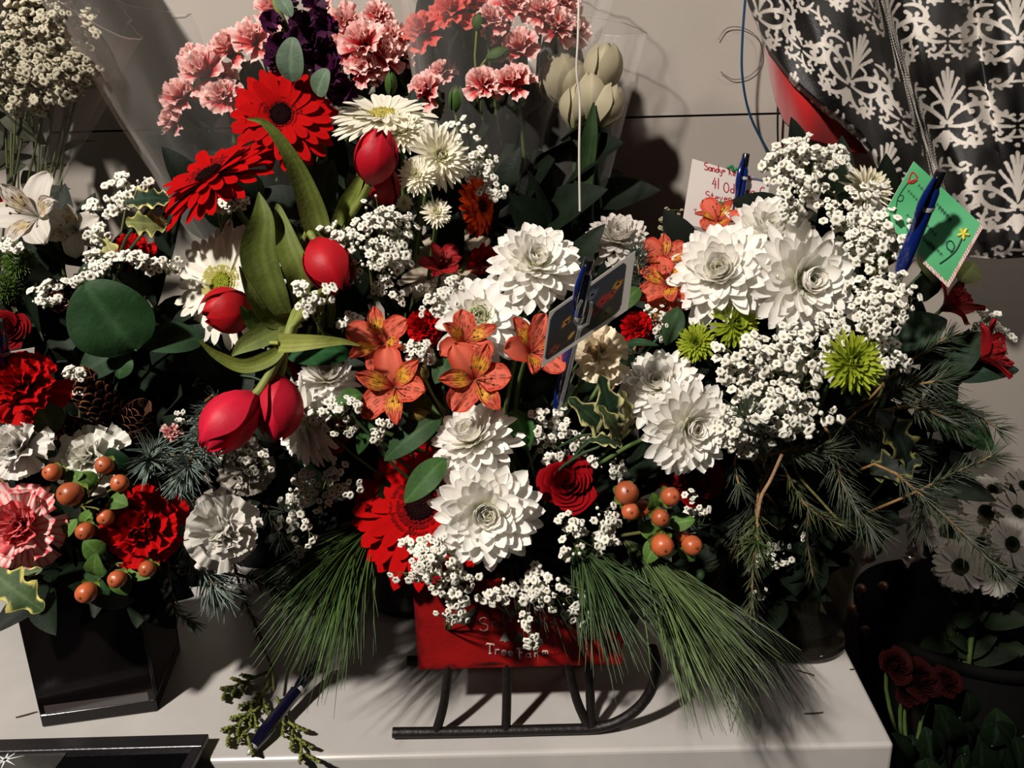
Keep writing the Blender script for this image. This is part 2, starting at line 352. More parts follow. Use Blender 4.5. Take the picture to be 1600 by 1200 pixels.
def gyp(cx, cy, rx, ry, cnt, spx, Y, base, label, dY=.02, tilt=0., fx=0., fy=.35, shade=1., group=None, bud=.25, lump=4, white=None):
    """a sprig of baby's breath whose heads fill an ellipse seen at (cx, cy)"""
    cw = CGW if white is None else lin(white)
    c0 = at(cx, cy, Y); root = thing('gypsophila_sprig', label, 'flower', base, group); b = B(); st = B()
    c, s_ = math.cos(tilt), math.sin(tilt); nodes = []
    cnt = int(cnt*1.3); spx *= 1.14; k = max(3, cnt//7)
    for j in range(k):
        a = U(0, 2*PI); r = math.sqrt(U(0, 1))*.92
        nodes.append((math.cos(a)*r, math.sin(a)*r, U(-1, 1)*(1-.5*r)))
    hub = at(cx, cy, Y+dY+.03)+np.array([0, 0, -.02])
    pts0 = stem_pts(hub, nrm(hub-np.asarray(base)), base, 9); st.tube(pts0, .0011, lin((86, 92, 52)), 5)
    nd3 = []
    for (u, v, d) in nodes:
        x, y = u*rx*c-v*ry*s_, u*rx*s_+v*ry*c; P = at(cx+x, cy+y, Y+(-d)*dY+.012); nd3.append(P)
        mid = (hub+P)/2+rng.normal(0, .004, 3); t = np.linspace(0, 1, 5)[:, None]
        st.tube((1-t)**2*hub+2*t*(1-t)*mid+t*t*P, .0005, lin((96, 104, 60)), 4, False)
    for i in range(cnt):
        j = int(rng.integers(k)); u, v, d = nodes[j]
        a = U(0, 2*PI); q = math.sqrt(U(0, 1))*.42; u += math.cos(a)*q; v += math.sin(a)*q
        x, y = u*rx*c-v*ry*s_, u*rx*s_+v*ry*c
        P = at(cx+x, cy+y, Y-d*dY+U(-.6, .3)*.012); R = m(spx/2, P)*U(.72, 1.12)
        n = face(fx+u*.75+U(-.45, .45), fy-v*.75+U(-.45, .45), 1); Mx = basis(n, U(0, 6))
        if rng.random() < bud:
            b.ball(P, R*U(.3, .52), cw*.93, 5, 6); R *= .5
        else:
            sc = np.array([U(.8, 1.1), U(.8, 1.1), U(.8, 1.3)])
            V = (BV*(1+rng.normal(0, .06, (len(BV), 1)))*sc*R)@Mx.T+P; C = mixc(CGC, cw*U(.88, 1.02), BC)
            b.raw(V, BF4, C, 4); b.raw(V, BF3, C, 3)
        t = np.linspace(0, 1, 4)[:, None]; A = nd3[j]; md = (A+P)/2+rng.normal(0, .0015, 3)
        st.tube((1-t)**2*A+2*t*(1-t)*md+t*t*(P-n*R*.6), .00032, lin((110, 118, 70)), 3, False)
    b.build('blossoms', MGY, root); st.build('stem', MST, root); return root
# greenery --------------------------------------------------------
def bez(pts, n):
    pts = np.asarray(pts, float); t = np.linspace(0, len(pts)-1, n); out = []
    for q in t:
        i = min(int(q), len(pts)-2); f = q-i; p0 = pts[max(i-1, 0)]; p1 = pts[i]; p2 = pts[i+1]; p3 = pts[min(i+2, len(pts)-1)]
        out.append(.5*((2*p1)+(-p0+p2)*f+(2*p0-5*p1+4*p2-p3)*f*f+(-p0+3*p1-3*p2+p3)*f**3))
    return np.array(out)
def spruce(path, nl, cnt, label, base=None, col=(104, 122, 112), twig=(112, 84, 56), cat='sprig', group=None, name='spruce_sprig', flat=.0, fwd=.8, tipn=12, nr=.00045, tr=.0014, leader=None, dn=0.):
    """path: (px, py, Y) list from the cut end to the tip; nl = needle length in metres"""
    P = bez([at(*q) for q in path], 24); full = P if base is None else np.concatenate([stem_pts(P[0], nrm(P[1]-P[0]), base, 8)[::-1], P[1:]])
    root = thing(name, label, cat, full[0], group); b = B(); b.tube(full, np.linspace(tr*1.2, tr*.6, len(full)), lin(twig), 6); b.build('twig', MBK, root)
    b = B(); c = lin(col)
    for i in range(cnt+tipn):
        q = 23.0 if i >= cnt else U(0.5, 23); k = min(int(q), 22); o = P[k]+(P[k+1]-P[k])*(q-k); T = nrm(P[k+1]-P[k]); Mx = basis(T, 0)
        a = U(0, 2*PI); f = fwd*U(.6, 1.4) if i < cnt else U(.2, 2.5)
        d = nrm(Mx@np.array([math.cos(a), math.sin(a), f])+np.array([0, 0, -dn])); l = nl*U(.75, 1.1)
        side = nrm(np.cross(d, T)+1e-6); t = np.array([0, .5, 1.]); bend = -.08*l
        pts = o+d*l*t[:, None]+T*(t**2)[:, None]*abs(bend)*1.5
        b.tube(pts, [nr, nr*.9, nr*.25], c*U(.65, 1.2), 3, False)
    lab(b.build('needles', MND, root), None) if False else b.build('needles', MND, root)
    return root
def pine(path, label, cnt, Lf, spread, col=(86, 112, 58), droop=.25, group=None, dark=.5):
    """long soft needles fanning from a twig; path as for spruce; Lf = needle length"""
    P = bez([at(*q) for q in path], 14); root = thing('pine_branch', label, 'branch', P[0], group)
    b = B(); b.tube(P, .0022, lin((92, 72, 48)), 7); b.build('twig', MBK, root); b = B(); c = lin(col)
    for i in range(cnt):
        q = U(5, 13)**1.0; k = min(int(q), 12); o = P[k]+(P[k+1]-P[k])*(q-k); T = nrm(P[13]-P[9]); Mx = basis(T, 0)
        a = U(0, 2*PI); r = spread*math.sqrt(U(0, 1)); d = nrm(Mx@np.array([math.cos(a)*r, math.sin(a)*r, 1])); l = Lf*U(.62, 1.05)
        t = np.linspace(0, 1, 6)[:, None]; bd = rng.normal(0, .06, 3)*l
        pts = o+d*l*t+np.array([0, 0, -droop*l])*t**2+bd*t**2
        b.tube(pts, np.array([.6, .6, .6, .55, .45, .15])*.00095, (c*U(.35, 1.25))[None]*np.linspace(.75, 1.25, 6)[:, None], 3, False)
    b.build('needles', MND, root); return root
def leaf(A, Bq, wpx, label, nrm_=(0, .3, 1), col=(40, 70, 34), name='leaf', kind='ovate', base=None, bend=.12, fold=.12, group=None, rim=None, cat='leaf', mt=None, vein=1.6, root=None, sharp=1.):
    """single leaf from stalk (px, py, Y) to tip (px, py, Y)"""
    A3, B3 = at(*A), at(*Bq); L = np.linalg.norm(B3-A3); T = nrm(B3-A3); n = face(*nrm_); n = nrm(n-T*np.dot(n, T)); X = np.cross(T, n); W = m(wpx/2, A3)
    own = root is None
    if own: root = thing(name, label, cat, A3 if base is None else base, group)
    nu, nv = (27, 11); t, s = tsgrid(nu, nv)
    if kind == 'ovate': w = np.sin(PI*t**.85)**.7
    elif kind == 'lance': w = np.sin(PI*t**.75)**1.0
    elif kind == 'round': w = np.sin(PI*np.clip(t**.9, 0, 1))**.5
    elif kind == 'holly': w = np.sin(PI*t**.9)**.6*(.60+.52*np.abs(np.sin(PI*t*3.5+.4))**3)
    w = np.maximum(w, .015)*W; bw = bend*L*np.sin(PI*t)*1.0
    wave = (.10*W*np.sin(t*22)*s**2 if kind == 'holly' else .03*W*np.sin(t*9+s*2))
    P = A3+T*(L*t)[..., None]+X*(w*s)[..., None]+n*(bw+fold*np.abs(s)*w+wave)[..., None]
    c = lin(col); cc = np.broadcast_to(c, P.shape).copy()
    vn = np.exp(-(s/.05)**2)*.9+.35*(np.abs(np.sin((t*9-np.abs(s)*1.6)*PI)) < .16)
    cc = mixc(cc, c*vein+.01, np.clip(vn, 0, 1)*.9)
    if rim is not None: cc = mixc(cc, lin(rim), (np.abs(s)+.12*np.sin(t*31) > .80)*1.)
    b = B(); b.grid(P, cc); b.grid((P-n*.0004)[:, ::-1], cc*1.15)
    o = b.build('leaf' if not own else 'blade', mt or MLF, root)
    if base is not None and own: stem(root, A3, -T, base, .0011, DGREEN)
    elif own:
        b = B(); b.tube([A3+T*L*.1, A3, A3-T*.008], .0007, c, 5); b.build('stalk', MST, root)
    return root
def strap(path, widths, label, col=(112, 124, 58), name='tulip_leaf', fold=.35, tw=None, group=None, base=None, col2=None):
    """long leaf along (px, py, Y) points with widths in px and optional twist"""
    C = np.array([at(*q) for q in path]); n = 34; P = bez(C, n); wd = bez(np.array([[q, 0, 0] for q in widths]), n)[:, 0]
    T = np.gradient(P, axis=0); T /= np.linalg.norm(T, axis=1)[:, None]; k = np.linspace(0, 1, n)
    twv = np.interp(k, np.linspace(0, 1, len(tw)), tw) if tw is not None else np.zeros(n)
    s = np.linspace(-1, 1, 9); G = np.zeros((n, 9, 3)); cc = np.zeros((n, 9, 3)); c = lin(col); c2 = lin(col2) if col2 else c*.62
    for i in range(n):
        f = nrm(CAM-P[i]); X = nrm(np.cross(T[i], f)); Z = nrm(np.cross(X, T[i])); a = twv[i]; Xr = X*math.cos(a)+Z*math.sin(a); Zr = -X*math.sin(a)+Z*math.cos(a)
        w = m(max(wd[i], .6)/2, P[i]); G[i] = P[i]+Xr*(s*w)[:, None]-Zr*(fold*w*(1-np.abs(s)**1.5))[:, None]
        cc[i] = mixc(c, c2, .5+.5*np.sin(s*13+.6))*(1-.08*np.abs(s))[:, None]
    root = thing(name, label, 'leaf', P[0] if base is None else base, group); b = B(); b.grid(G, cc)
    b.grid((G+np.array([0, .0006, 0]))[:, ::-1], cc*.9); b.build('blade', MLF, root)
    b = B(); b.tube([P[1], P[0], P[0]-T[0]*.006], .0014, c, 6); b.build('stalk', MST, root); return root
def spray(base, tips, label, col=(34, 52, 30), L=.05, W=.02, cnt=5, name='foliage_spray', group=None):
    """filler greenery: one stem with leaves"""
    root = thing(name, label, 'greenery', base, group); sb = B()
    for tp in tips:
        P3 = at(*tp); pts = stem_pts(P3, nrm(P3-np.asarray(base)), base, 9); sb.tube(pts, .0012, lin((60, 66, 38)), 5)
        for j in range(cnt):
            q = j/(cnt-.5)*.62; k = q*8; i = int(k); o = pts[i]+(pts[i+1]-pts[i])*(k-i); D = nrm(pts[i]-pts[i+1]); Mx = basis(D, j*2.4+U(0, 1))
            d = nrm(Mx@np.array([1, 0, .55])) if j else D
            n = nrm(-FW*1.0+np.array([U(-.5, .5), U(-.4, .4), U(.1, .9)])); n = nrm(n-d*np.dot(n, d)); X = np.cross(d, n); l = L*U(.75, 1.2)
            t, s = tsgrid(11, 5); w = np.maximum(np.sin(PI*t**.85)**.8, .02)*W/2*U(.8, 1.2)
            G = o+d*(l*t)[..., None]+X*(w*s)[..., None]+n*((.10*l*np.sin(PI*t))+.2*np.abs(s)*w)[..., None]
            c = lin(col)*U(.6, 1.25); b = B(); b.grid(G, mixc(np.broadcast_to(c, G.shape), c*1.6, np.exp(-(s/.1)**2)*.6)); b.build('leaf', MLF, root)
    sb.build('stem', MST, root); return root
def hyper(items, base, label, leaves, group=None):
    """hypericum sprig: items = (px, py, radius px, Y, fx, fy)"""
    root = thing('hypericum_sprig', label, 'berries', base, group); st = B(); hub = at(leaves[0][0], leaves[0][1], leaves[0][2]+.015)
    st.tube(stem_pts(hub, nrm(hub-np.asarray(base)), base, 8), .0014, lin((86, 84, 44)), 6)
    for (px, py, r, Y, fx, fy) in items:
        P = at(px, py, Y); R = m(r, P); n = face(fx, fy, 1); Mx = basis(n, U(0, 6)); c = lin((170, 84, 46))*U(.8, 1.15)
        u = np.linspace(0, PI, 13)[:, None]; v = np.arange(16)*2*PI/16
        rr = 1-.12*np.exp(-(u/.35)**2)+.05*np.exp(-(u/.12)**2)+.02*np.cos(v*3)*np.sin(u)
        G = np.stack([rr*np.sin(u)*np.cos(v), rr*np.sin(u)*np.sin(v), rr*np.cos(u)*1.08+0*v], -1)*R
        cc = mixc(lin((96, 40, 24)), np.broadcast_to(c, G.shape), sm(.04, .22, u+0*v)); b = B(); b.grid(G@Mx.T+P, mixc(cc, lin((150, 90, 30)), sm(1.9, 2.9, u+0*v)*.6), True)
        b.ball(P+n*R*1.0, R*.09, lin((70, 34, 22)), 5, 6); bo = b.build('berry', MBR, root)
        b = B()
        for j in range(5):
            G = petal(R*1.15, R*1.0, 7, 5, math.radians(-20), math.radians(35), 1, .3, lambda t: np.sin(PI*np.clip(t*.85+.08, 0, 1))**.7, .1*R, j*2*PI/5+U(-.2, .2), -R*.95)
            b.grid(G@Mx.T+P, lin((104, 122, 52))*U(.8, 1.15))
        b.build('sepals', MLF, bo)
        st.tube(bez([P-n*R, (P-n*R*2+hub)/2, hub], 7), .0008, lin((100, 100, 52)), 5)
    st.build('stem', MST, root)
    for (px, py, Y, dx, dy, w_) in leaves[1:]:
        leaf((px, py, Y), (px+dx, py+dy, Y-.004), w_, None, (U(-.3, .3), .5, 1), (74, 104, 44), root=root, kind='ovate')
    return root
# ================================================================ setting
WY = .95
def wallz(px, py): return at(px, py, WY)
SEAM = at(1075, 181, WY)[2]
b = B(); b.box((-1.6, WY, SEAM+.0012), (1.6, WY+.02, 1.9), lin((158, 150, 141))); b.box((-1.6, WY, -.75), (1.6, WY+.02, SEAM-.0012), lin((155, 147, 138))); b.box((-1.6, WY+.004, SEAM-.003), (1.6, WY+.03, SEAM+.003), lin((30, 26, 24)))
struct(b.build('wall_back', MWL, smooth=False))
b = B(); b.box((-1.6, -.6, -.77), (1.6, WY, -.75), lin((30, 26, 24))); struct(b.build('floor', MDK, smooth=False))
# counter: top outline in the ground plane
A_, B_, C_ = atz(328, 1187), atz(1398, 1163), atz(1310, 990)
rd = nrm(C_-B_); fd = nrm(B_-A_); Cb = B_+rd*((.93-B_[1])/rd[1]); Al = B_-fd*1.15; Bl = Al+np.array([0, .43, 0])
def prism(b, P, z0, z1, c):
    P = np.asarray(P)[:, :2]; n = len(P)
    b.raw(np.concatenate([np.c_[P, np.full(n, z0)], np.c_[P, np.full(n, z1)]]), [[i, (i+1) % n, n+(i+1) % n, n+i] for i in range(n)], c, 4)
    b.raw(np.c_[P, np.full(n, z1)], [list(range(n))], c, n); b.raw(np.c_[P, np.full(n, z0)], [list(range(n))[::-1]], c, n)
CW = lin((180, 176, 171))
b = B(); P = [Al, B_, Cb, Bl]; P = np.array(P)[:, :2]; n = 4
V = np.concatenate([np.c_[P, np.full(n, -.045)], np.c_[P, np.full(n, 0)]])
b.raw(V, [[0, 1, 5, 4], [1, 2, 6, 5], [2, 3, 7, 6], [3, 0, 4, 7], [4, 5, 6, 7], [3, 2, 1, 0]], CW, 4)
ct = b.build('display_counter', MCT, None, False, org=(.0, .7, -.045), bev=.0035)
tag(ct, 'white glossy counter the flower arrangements stand on', 'counter')
b = B(); b.box((-.82, .55, -.75), (.26, .90, -.045), lin((70, 64, 60))); b.build('cabinet_base', MCT, ct, False)
# fallen needles, crumbs on the counter
for i, (x0, y0, x1, y1, l_) in enumerate([(1245, 1047, 1272, 1055, 'curved dry needle lying beside the glass vase'), (1257, 1115, 1286, 1113, 'straight dry needle lying near the front corner of the counter'), (25, 1121, 58, 1112, 'dark fallen needle lying beside the black cube vase'), (1328, 1046, 1334, 1045, 'tiny needle crumb near the side edge of the counter')]):
    b = B(); a, c = atz(x0, y0, .0008), atz(x1, y1, .0008); md = (a+c)/2+np.array([0, -.001, .0006]); b.tube(bez([a, md, c], 7), .0006, lin((62, 52, 34)), 5); tag(b.build('fallen_needle', MBK), l_, 'needle', 'needles dropped on the counter')
# black case bottom left
c0 = atz(326, 1146, .012); zt = .012
root = thing('display_case', 'black glass-topped case with a metal rim in front of the cube vase', 'case', (-.5, .42, -.75))
X1 = c0[0]; Y1 = c0[1]; Y0 = .36
yf = lambda x: float((A_[1]+(x-A_[0])*fd[1]/fd[0]))
b = B(); b.box((-.80, Y0, -.75), (X1-.012, yf(-.3)-.012, -.010), lin((22, 20, 20))); b.build('body', MLP, root, False, bev=.001)
b = B(); b.box((-.80, Y0, .001), (X1-.004, Y1-.002, .006), lin((16, 15, 15))); b.build('lid', MLP, root, False, bev=.001)
b = B()
for lo, hi in (((-.80, Y1-.014, .006), (X1, Y1, zt)), ((X1-.008, Y0, .006), (X1, Y1-.014, zt))): b.box(lo, hi, lin((70, 68, 70)))
lab(b.build('rim', mat('brushed_metal', .32, 0, .6, .2, 300, metal=.8), root, False, bev=.001), 'brushed grey metal rim')
b = B(); b.box((-.80, Y0, .006), (X1-.008, Y1-.014, .0085), lin((8, 8, 9))); lab(b.build('glass_top', MBL, root, False), 'dark mirror-like glass top')
q0, q1 = atz(-20, 1166, .0088), atz(112, 1166, .0088); b = B(); b.box((q0[0], Y0+.01, .0085), (q1[0], q1[1], .0091), lin((52, 52, 50)))
pane = b.build('inset_panel', MLP, root, False); lab(pane, 'grey square panel with a silver star sticker')
b = B(); o = atz(8, 1187, .0095)
for a in range(4):
    d = np.array([math.cos(a*PI/4+.3), math.sin(a*PI/4+.3), 0]); p_ = np.array([-d[1], d[0], 0]); l = .014; b.raw([o-d*l, o+p_*.0009, o+d*l, o-p_*.0009], [[0, 3, 2, 1]], lin((225, 225, 225)), 4)
b.build('star_mark', MPA, pane, False)
# ================================================================ sled planter
yr = atz(760, 1141, .006)[1]; SL = at(613, 1138, yr)[0]; yb0 = yr+.006; zb = at(700, 1045, yb0)[2]
xa, xb = at(652, 1020, yb0)[0], at(972, 1020, yb0)[0]; zt_ = zb+.078; ydep = .085
sled = thing('sled_planter', 'red wooden sled planter with dark iron runners and white lettering', 'planter', ((xa+xb)/2, yr+.04, 0))
RED = lin((138, 12, 12)); th = .004
b = B(); nx, nz = 120, 50; gx, gz = np.meshgrid(np.linspace(xa, xb, nx), np.linspace(zb, zt_, nz), indexing='ij')
G = np.stack([gx, np.full_like(gx, yb0), gz], -1); c = np.broadcast_to(RED, G.shape).copy()
ed = np.minimum(np.minimum(gx-xa, xb-gx), np.minimum(gz-zb, zt_-gz)); wear = sm(.006, 0, ed+.0025*np.sin(gx*310)*np.sin(gz*250+gx*90)); c = mixc(c, lin((40, 8, 8)), wear*.6)
for (u, v, r1, r2) in ((xa+.012, zb+.010, .0012, .007), (xa+.105, zb+.0035, .011, .0014)): c = mixc(c, lin((24, 10, 8)), sm(1.3, .7, np.sqrt(((gx-u)/r1)**2+((gz-v)/r2)**2)))
b.grid(G[::-1], c); b.box((xa, yb0+.0003, zb), (xb, yb0+th, zt_), RED); front = b.build('front_board', MWD, sled, False)
b = B(); b.box((xa, yb0+ydep-th, zb), (xb, yb0+ydep, zt_), RED); b.build('back_board', MWD, sled, False)
for x in (xa, xb-th):
    b = B(); b.box((x+.0002, yb0+th, zb), (x+th-.0002, yb0+ydep-th, zt_), RED); b.build('side_board', MWD, sled, False)
b = B(); b.box((xa+th, yb0+th, zb), (xb-th, yb0+ydep-th, zb+th), RED*.8); b.build('bottom_board', MWD, sled, False)
IR = lin((20, 14, 12))
for k, yy in enumerate((yr, yr+ydep+.01)):
    xe = at(940, 1146, yr)[0]; pts = [(SL, yy, .006), (SL+.06, yy, .005), (xe-.05, yy, .005)]
    cx_, cz_, R_ = xe-.012, .005+.055, .055
    for a in np.linspace(-PI/2, PI*.12, 9): pts.append((cx_+math.cos(a)*R_, yy, cz_+math.sin(a)*R_))
    b = B(); b.tube(bez(pts, 70), .0043, IR, 10); b.build('runner', MIR, sled)
    for (x0, y0, x1, y1) in ((700, 1046, 680, 1130), (792, 1048, 790, 1133), (888, 1050, 921, 1132), (922, 1050, 925, 1132)):
        X0 = at(x0, y0, yr)[0]; X1_ = at(x1, y1, yr)[0]; b = B(); b.tube(bez([(X0, yy+(.010 if k == 0 else -.016), zb+.004), (X0*.6+X1_*.4, yy+(.004 if k == 0 else -.006), zb*.5), (X1_, yy, .005)], 9), .0038, IR, 10); b.build('leg', MIR, sled)
# stroke lettering
def arc(cx, cy, rx, ry, a0, a1, n=9): return [(cx+rx*math.cos(math.radians(a)), cy+ry*math.sin(math.radians(a))) for a in np.linspace(a0, a1, n)]
GL = {'S': [arc(.3, .75, .24, .22, 40, 250, 8)+arc(.3, .27, .26, .26, 90, -150, 9)], 'a': [arc(.27, .25, .2, .24, 40, 400), [(.46, .5), (.46, .08), (.54, 0)]],
 'n': [[(.08, .5), (.1, 0)], [(.1, .32)]+arc(.28, .3, .17, .2, 160, 0, 6)+[(.46, 0)]], 'd': [arc(.25, .24, .19, .23, 40, 400), [(.46, 1.), (.45, 0)]],
 'y': [[(.06, .5), (.14, .15), (.3, .08), (.42, .2)], [(.46, .5), (.4, -.2), (.25, -.38), (.1, -.25)]], '+': [[(.1, .35), (.5, .35)], [(.3, .55), (.3, .12)]],
 'K': [[(.1, 1), (.1, 0)], [(.5, 1), (.14, .5), (.52, 0)]], 'i': [[(.2, .5), (.2, 0)], [(.2, .7), (.21, .74)]], 'g': [arc(.27, .28, .2, .22, 40, 400), [(.46, .5), (.44, -.25), (.28, -.38), (.1, -.25)]],
 's': [[(.4, .42), (.26, .5), (.14, .4), (.22, .28), (.36, .2), (.38, .08), (.24, 0), (.08, .06)]], 'l': [[(.2, 1), (.2, 0)]], 'e': [[(.08, .28), (.46, .28)]+arc(.27, .25, .2, .24, 10, 320, 9)],
 'r': [[(.1, .5), (.12, 0)], [(.12, .3), (.24, .48), (.42, .46)]], '4': [[(.36, 1), (.08, .4), (.5, .4)], [(.42, .75), (.38, 0)]], '1': [[(.2, 1), (.18, 0)]], 'O': [arc(.32, .5, .28, .5, 90, 450, 14)],
 'C': [arc(.34, .5, .28, .5, 50, 310, 10)], 't': [[(.24, .85), (.22, .06), (.36, 0)], [(.06, .55), (.42, .55)]], 'v': [[(.06, .5), (.22, 0), (.42, .5)]], 'T': [[(.0, .86), (.05, 1), (.62, 1), (.66, .9)], [(.32, 1), (.3, 0)], [(.2, 0), (.42, 0)]],
 'F': [[(.0, .9), (.05, 1), (.5, 1), (.54, .88)], [(.2, 1), (.2, 0)], [(.2, .55), (.42, .55)], [(.1, 0), (.32, 0)]], 'm': [[(.06, .5), (.08, 0)], [(.08, .34)]+arc(.2, .32, .11, .18, 160, 0, 5)+[(.31, 0)], [(.31, .34)]+arc(.43, .32, .11, .18, 160, 0, 5)+[(.54, 0)]],
 'N': [[(.1, 0), (.0, .5), (.15, 1.05), (.26, .9), (.46, .15), (.5, .1), (.6, 1.1)]], 'o': [arc(.27, .25, .2, .24, 90, 450)], 'w': [[(.04, .5), (.16, 0), (.28, .4), (.4, 0), (.52, .5)]], 'f': [[(.42, .9), (.28, 1), (.2, .8), (.2, 0)], [(.06, .5), (.38, .5)]], 'W': [[(.0, .9), (.14, .0), (.32, .7), (.5, 0), (.7, 1.)]], 'h': [[(.1, 1), (.1, 0)], [(.1, .32)]+arc(.28, .3, .17, .2, 160, 0, 6)+[(.46, 0)]]}
GW = {'m': .66, 'l': .32, 'i': .32, '1': .36, 'W': .8, 'w': .62, 'O': .72, ' ': .45, 'S': .62, 'N': .66, 'T': .66}
def plane_hit(px, py, o, n): d = ray(px, py); return CAM+d*(np.dot(o-CAM, n)/np.dot(d, n))
def write(b, text, x, y, h, plane, c, r, slope=0., curve=None, adv=1., lean=0.):
    """strokes of each glyph laid on a plane (origin, normal); x, y in photo pixels"""
    o, n = plane; n = nrm(n)
    for i, ch in enumerate(text):
        w_ = GW.get(ch, .56)
        for st_ in GL.get(ch, []):
            pts = []
            for (gx_, gy_) in (st_ if len(st_) > 1 else st_*2):
                X = x+gx_*h*adv+lean*gy_*h; Y = y-gy_*h+slope*(X-x)+(curve(X) if curve else 0); pts.append(plane_hit(X, Y, o, n)+n*r*.3)
            if len(pts) == 2: pts = [pts[0], (pts[0]+pts[1])/2, pts[1]]
            b.tube(pts, r, c, 5)
        x += w_*h*adv; y += slope*w_*h*adv
pl = (np.array([0, yb0-.0002, 0]), np.array([0, -1., 0])); LT = lin((214, 176, 168)); b = B()
write(b, 'S', 748, 986, 22, pl, LT, .00042, adv=1.2); write(b, 'n', 768, 979, 16, pl, LT*.8, .0003); write(b, 'N', 786, 976, 24, pl, LT*.7, .00032, slope=-.1, adv=1.)
write(b, 'w', 806, 973, 16, pl, LT*.6, .0003); write(b, 'f', 822, 973, 18, pl, LT*.6, .0003); write(b, 'ell', 834, 975, 16, pl, LT*.6, .0003); write(b, 'd', 858, 980, 18, pl, LT*.7, .0003)
write(b, 'Tree', 760, 1020, 15, pl, LT, .00068, slope=.11, adv=1.25); write(b, 'F', 808, 1028, 16, pl, LT, .00068, adv=1.2); write(b, 'a', 821, 1027, 13, pl, LT, .0006, adv=1.3); write(b, 'r', 834, 1026, 13, pl, LT, .0006, adv=1.3); write(b, 'm', 847, 1023, 13, pl, LT, .0006, adv=1.3)
def tree_mark(cx, y0, w_, h, c):
    V = [plane_hit(cx+x, y0+y, *pl)+np.array([0, -.0003, 0]) for x, y in ((0, -h), (w_*.5, -h*.1), (-w_*.5, -h*.1), (w_*.1, 0), (-w_*.1, 0), (w_*.1, -h*.1), (-w_*.1, -h*.1))]
    b.raw(V, [[0, 2, 1]], c, 3); b.raw(V, [[4, 3, 5, 6]], c, 4)
tree_mark(789, 1003, 17, 18, lin((150, 138, 132))); tree_mark(811, 1004, 20, 18, lin((104, 96, 84)))
lab(b.build('lettering', MPA, front), 'worn white hand-painted lettering with two small trees')
# ================================================================ cube vase
g0 = atz(66, 1137, .0); g1 = atz(246, 1112, .0); hd = nrm(g1-g0); ld = np.array([-hd[1], hd[0], 0]); wv = np.linalg.norm(g1-g0); hv = .125
cube = thing('cube_vase', 'black glass cube vase of the arrangement with striped carnation', 'vase', g0+(hd+ld)*wv/2)
def boxlocal(b, u0, u1, v0, v1, z0, z1, c): b.raw([g0+hd*u+ld*v+np.array([0, 0, z]) for u in (u0, u1) for v in (v0, v1) for z in (z0, z1)], [[0, 1, 3, 2], [4, 6, 7, 5], [0, 4, 5, 1], [2, 3, 7, 6], [0, 2, 6, 4], [1, 5, 7, 3]], c, 4)
b = B(); K = lin((14, 10, 10)); t_ = .005
boxlocal(b, 0, wv, 0, wv, 0, .012, K); boxlocal(b, 0, wv, 0, t_, .012, hv, K); boxlocal(b, 0, wv, wv-t_, wv, .012, hv, K); boxlocal(b, 0, t_, t_, wv-t_, .012, hv, K); boxlocal(b, wv-t_, wv, t_, wv-t_, .012, hv, K)
b.build('body', MBL, cube, False, bev=.0012)
b = B(); boxlocal(b, t_, wv-t_, -.0004, .001, .0125, .021, lin((66, 60, 60))); lab(b.build('base_band', MLP, cube, False), 'paler grey band above the foot')
b = B(); boxlocal(b, t_+.001, wv-t_-.001, t_+.001, wv-t_-.001, .012, hv+.01, lin((22, 30, 16))); o = b.build('floral_foam', MND, None, False, org=g0+(hd+ld)*wv/2+np.array([0, 0, .012])); tag(o, 'dark green floral foam block inside the black cube vase', 'foam')
b = B(); b.box((xa+th+.001, yb0+th+.001, zb+th), (xb-th-.001, yb0+ydep-th-.001, zt_+.012), lin((22, 30, 16))); o = b.build('floral_foam', MND, None, False); tag(o, 'dark green floral foam block inside the red sled planter', 'foam')
# ================================================================ glass vase
gv = atz(1238, 992, 0.)
prof = [(.001, .003), (.040, .003), (.0455, .001), (.0465, .004), (.0445, .010), (.0435, .020), (.047, .05), (.053, .09), (.0575, .125), (.056, .15), (.052, .170), (.056, .182), (.0545, .182), (.0505, .170), (.0545, .15), (.0558, .125), (.0513, .09), (.0453, .05), (.0415, .020), (.036, .013), (.001, .012)]
b = B(); b.lathe([(r*1.02, z) for r, z in prof], lin((62, 60, 54)), 48, gv, None, False); o = b.build('glass_vase', MGL, None, org=gv); tag(o, 'clear glass vase with bare stems inside, near the end of the counter', 'vase')
b = B(); b.lathe([(.001, .0125), (.0362, .0135), (.0410, .022), (.0448, .05), (.050, .085), (.001, .085)], lin((60, 60, 46)), 40, gv, None, False)
wtr = b.build('water', mat('water', .05, 0, .5, alpha=.02, tint=(.80, .80, .74)), o)
b = B(); b.lathe([(.001, .0005), (.0462, .0005), (.0480, .003), (.0475, .007), (.0455, .0085), (.001, .0085)], lin((40, 35, 31)), 48, gv, None, False)
lab(b.build('foot', mat('smoky_glass', .08, 0, .6, alpha=.6, tint=(.5, .48, .44)), o), 'thick smoky glass foot')
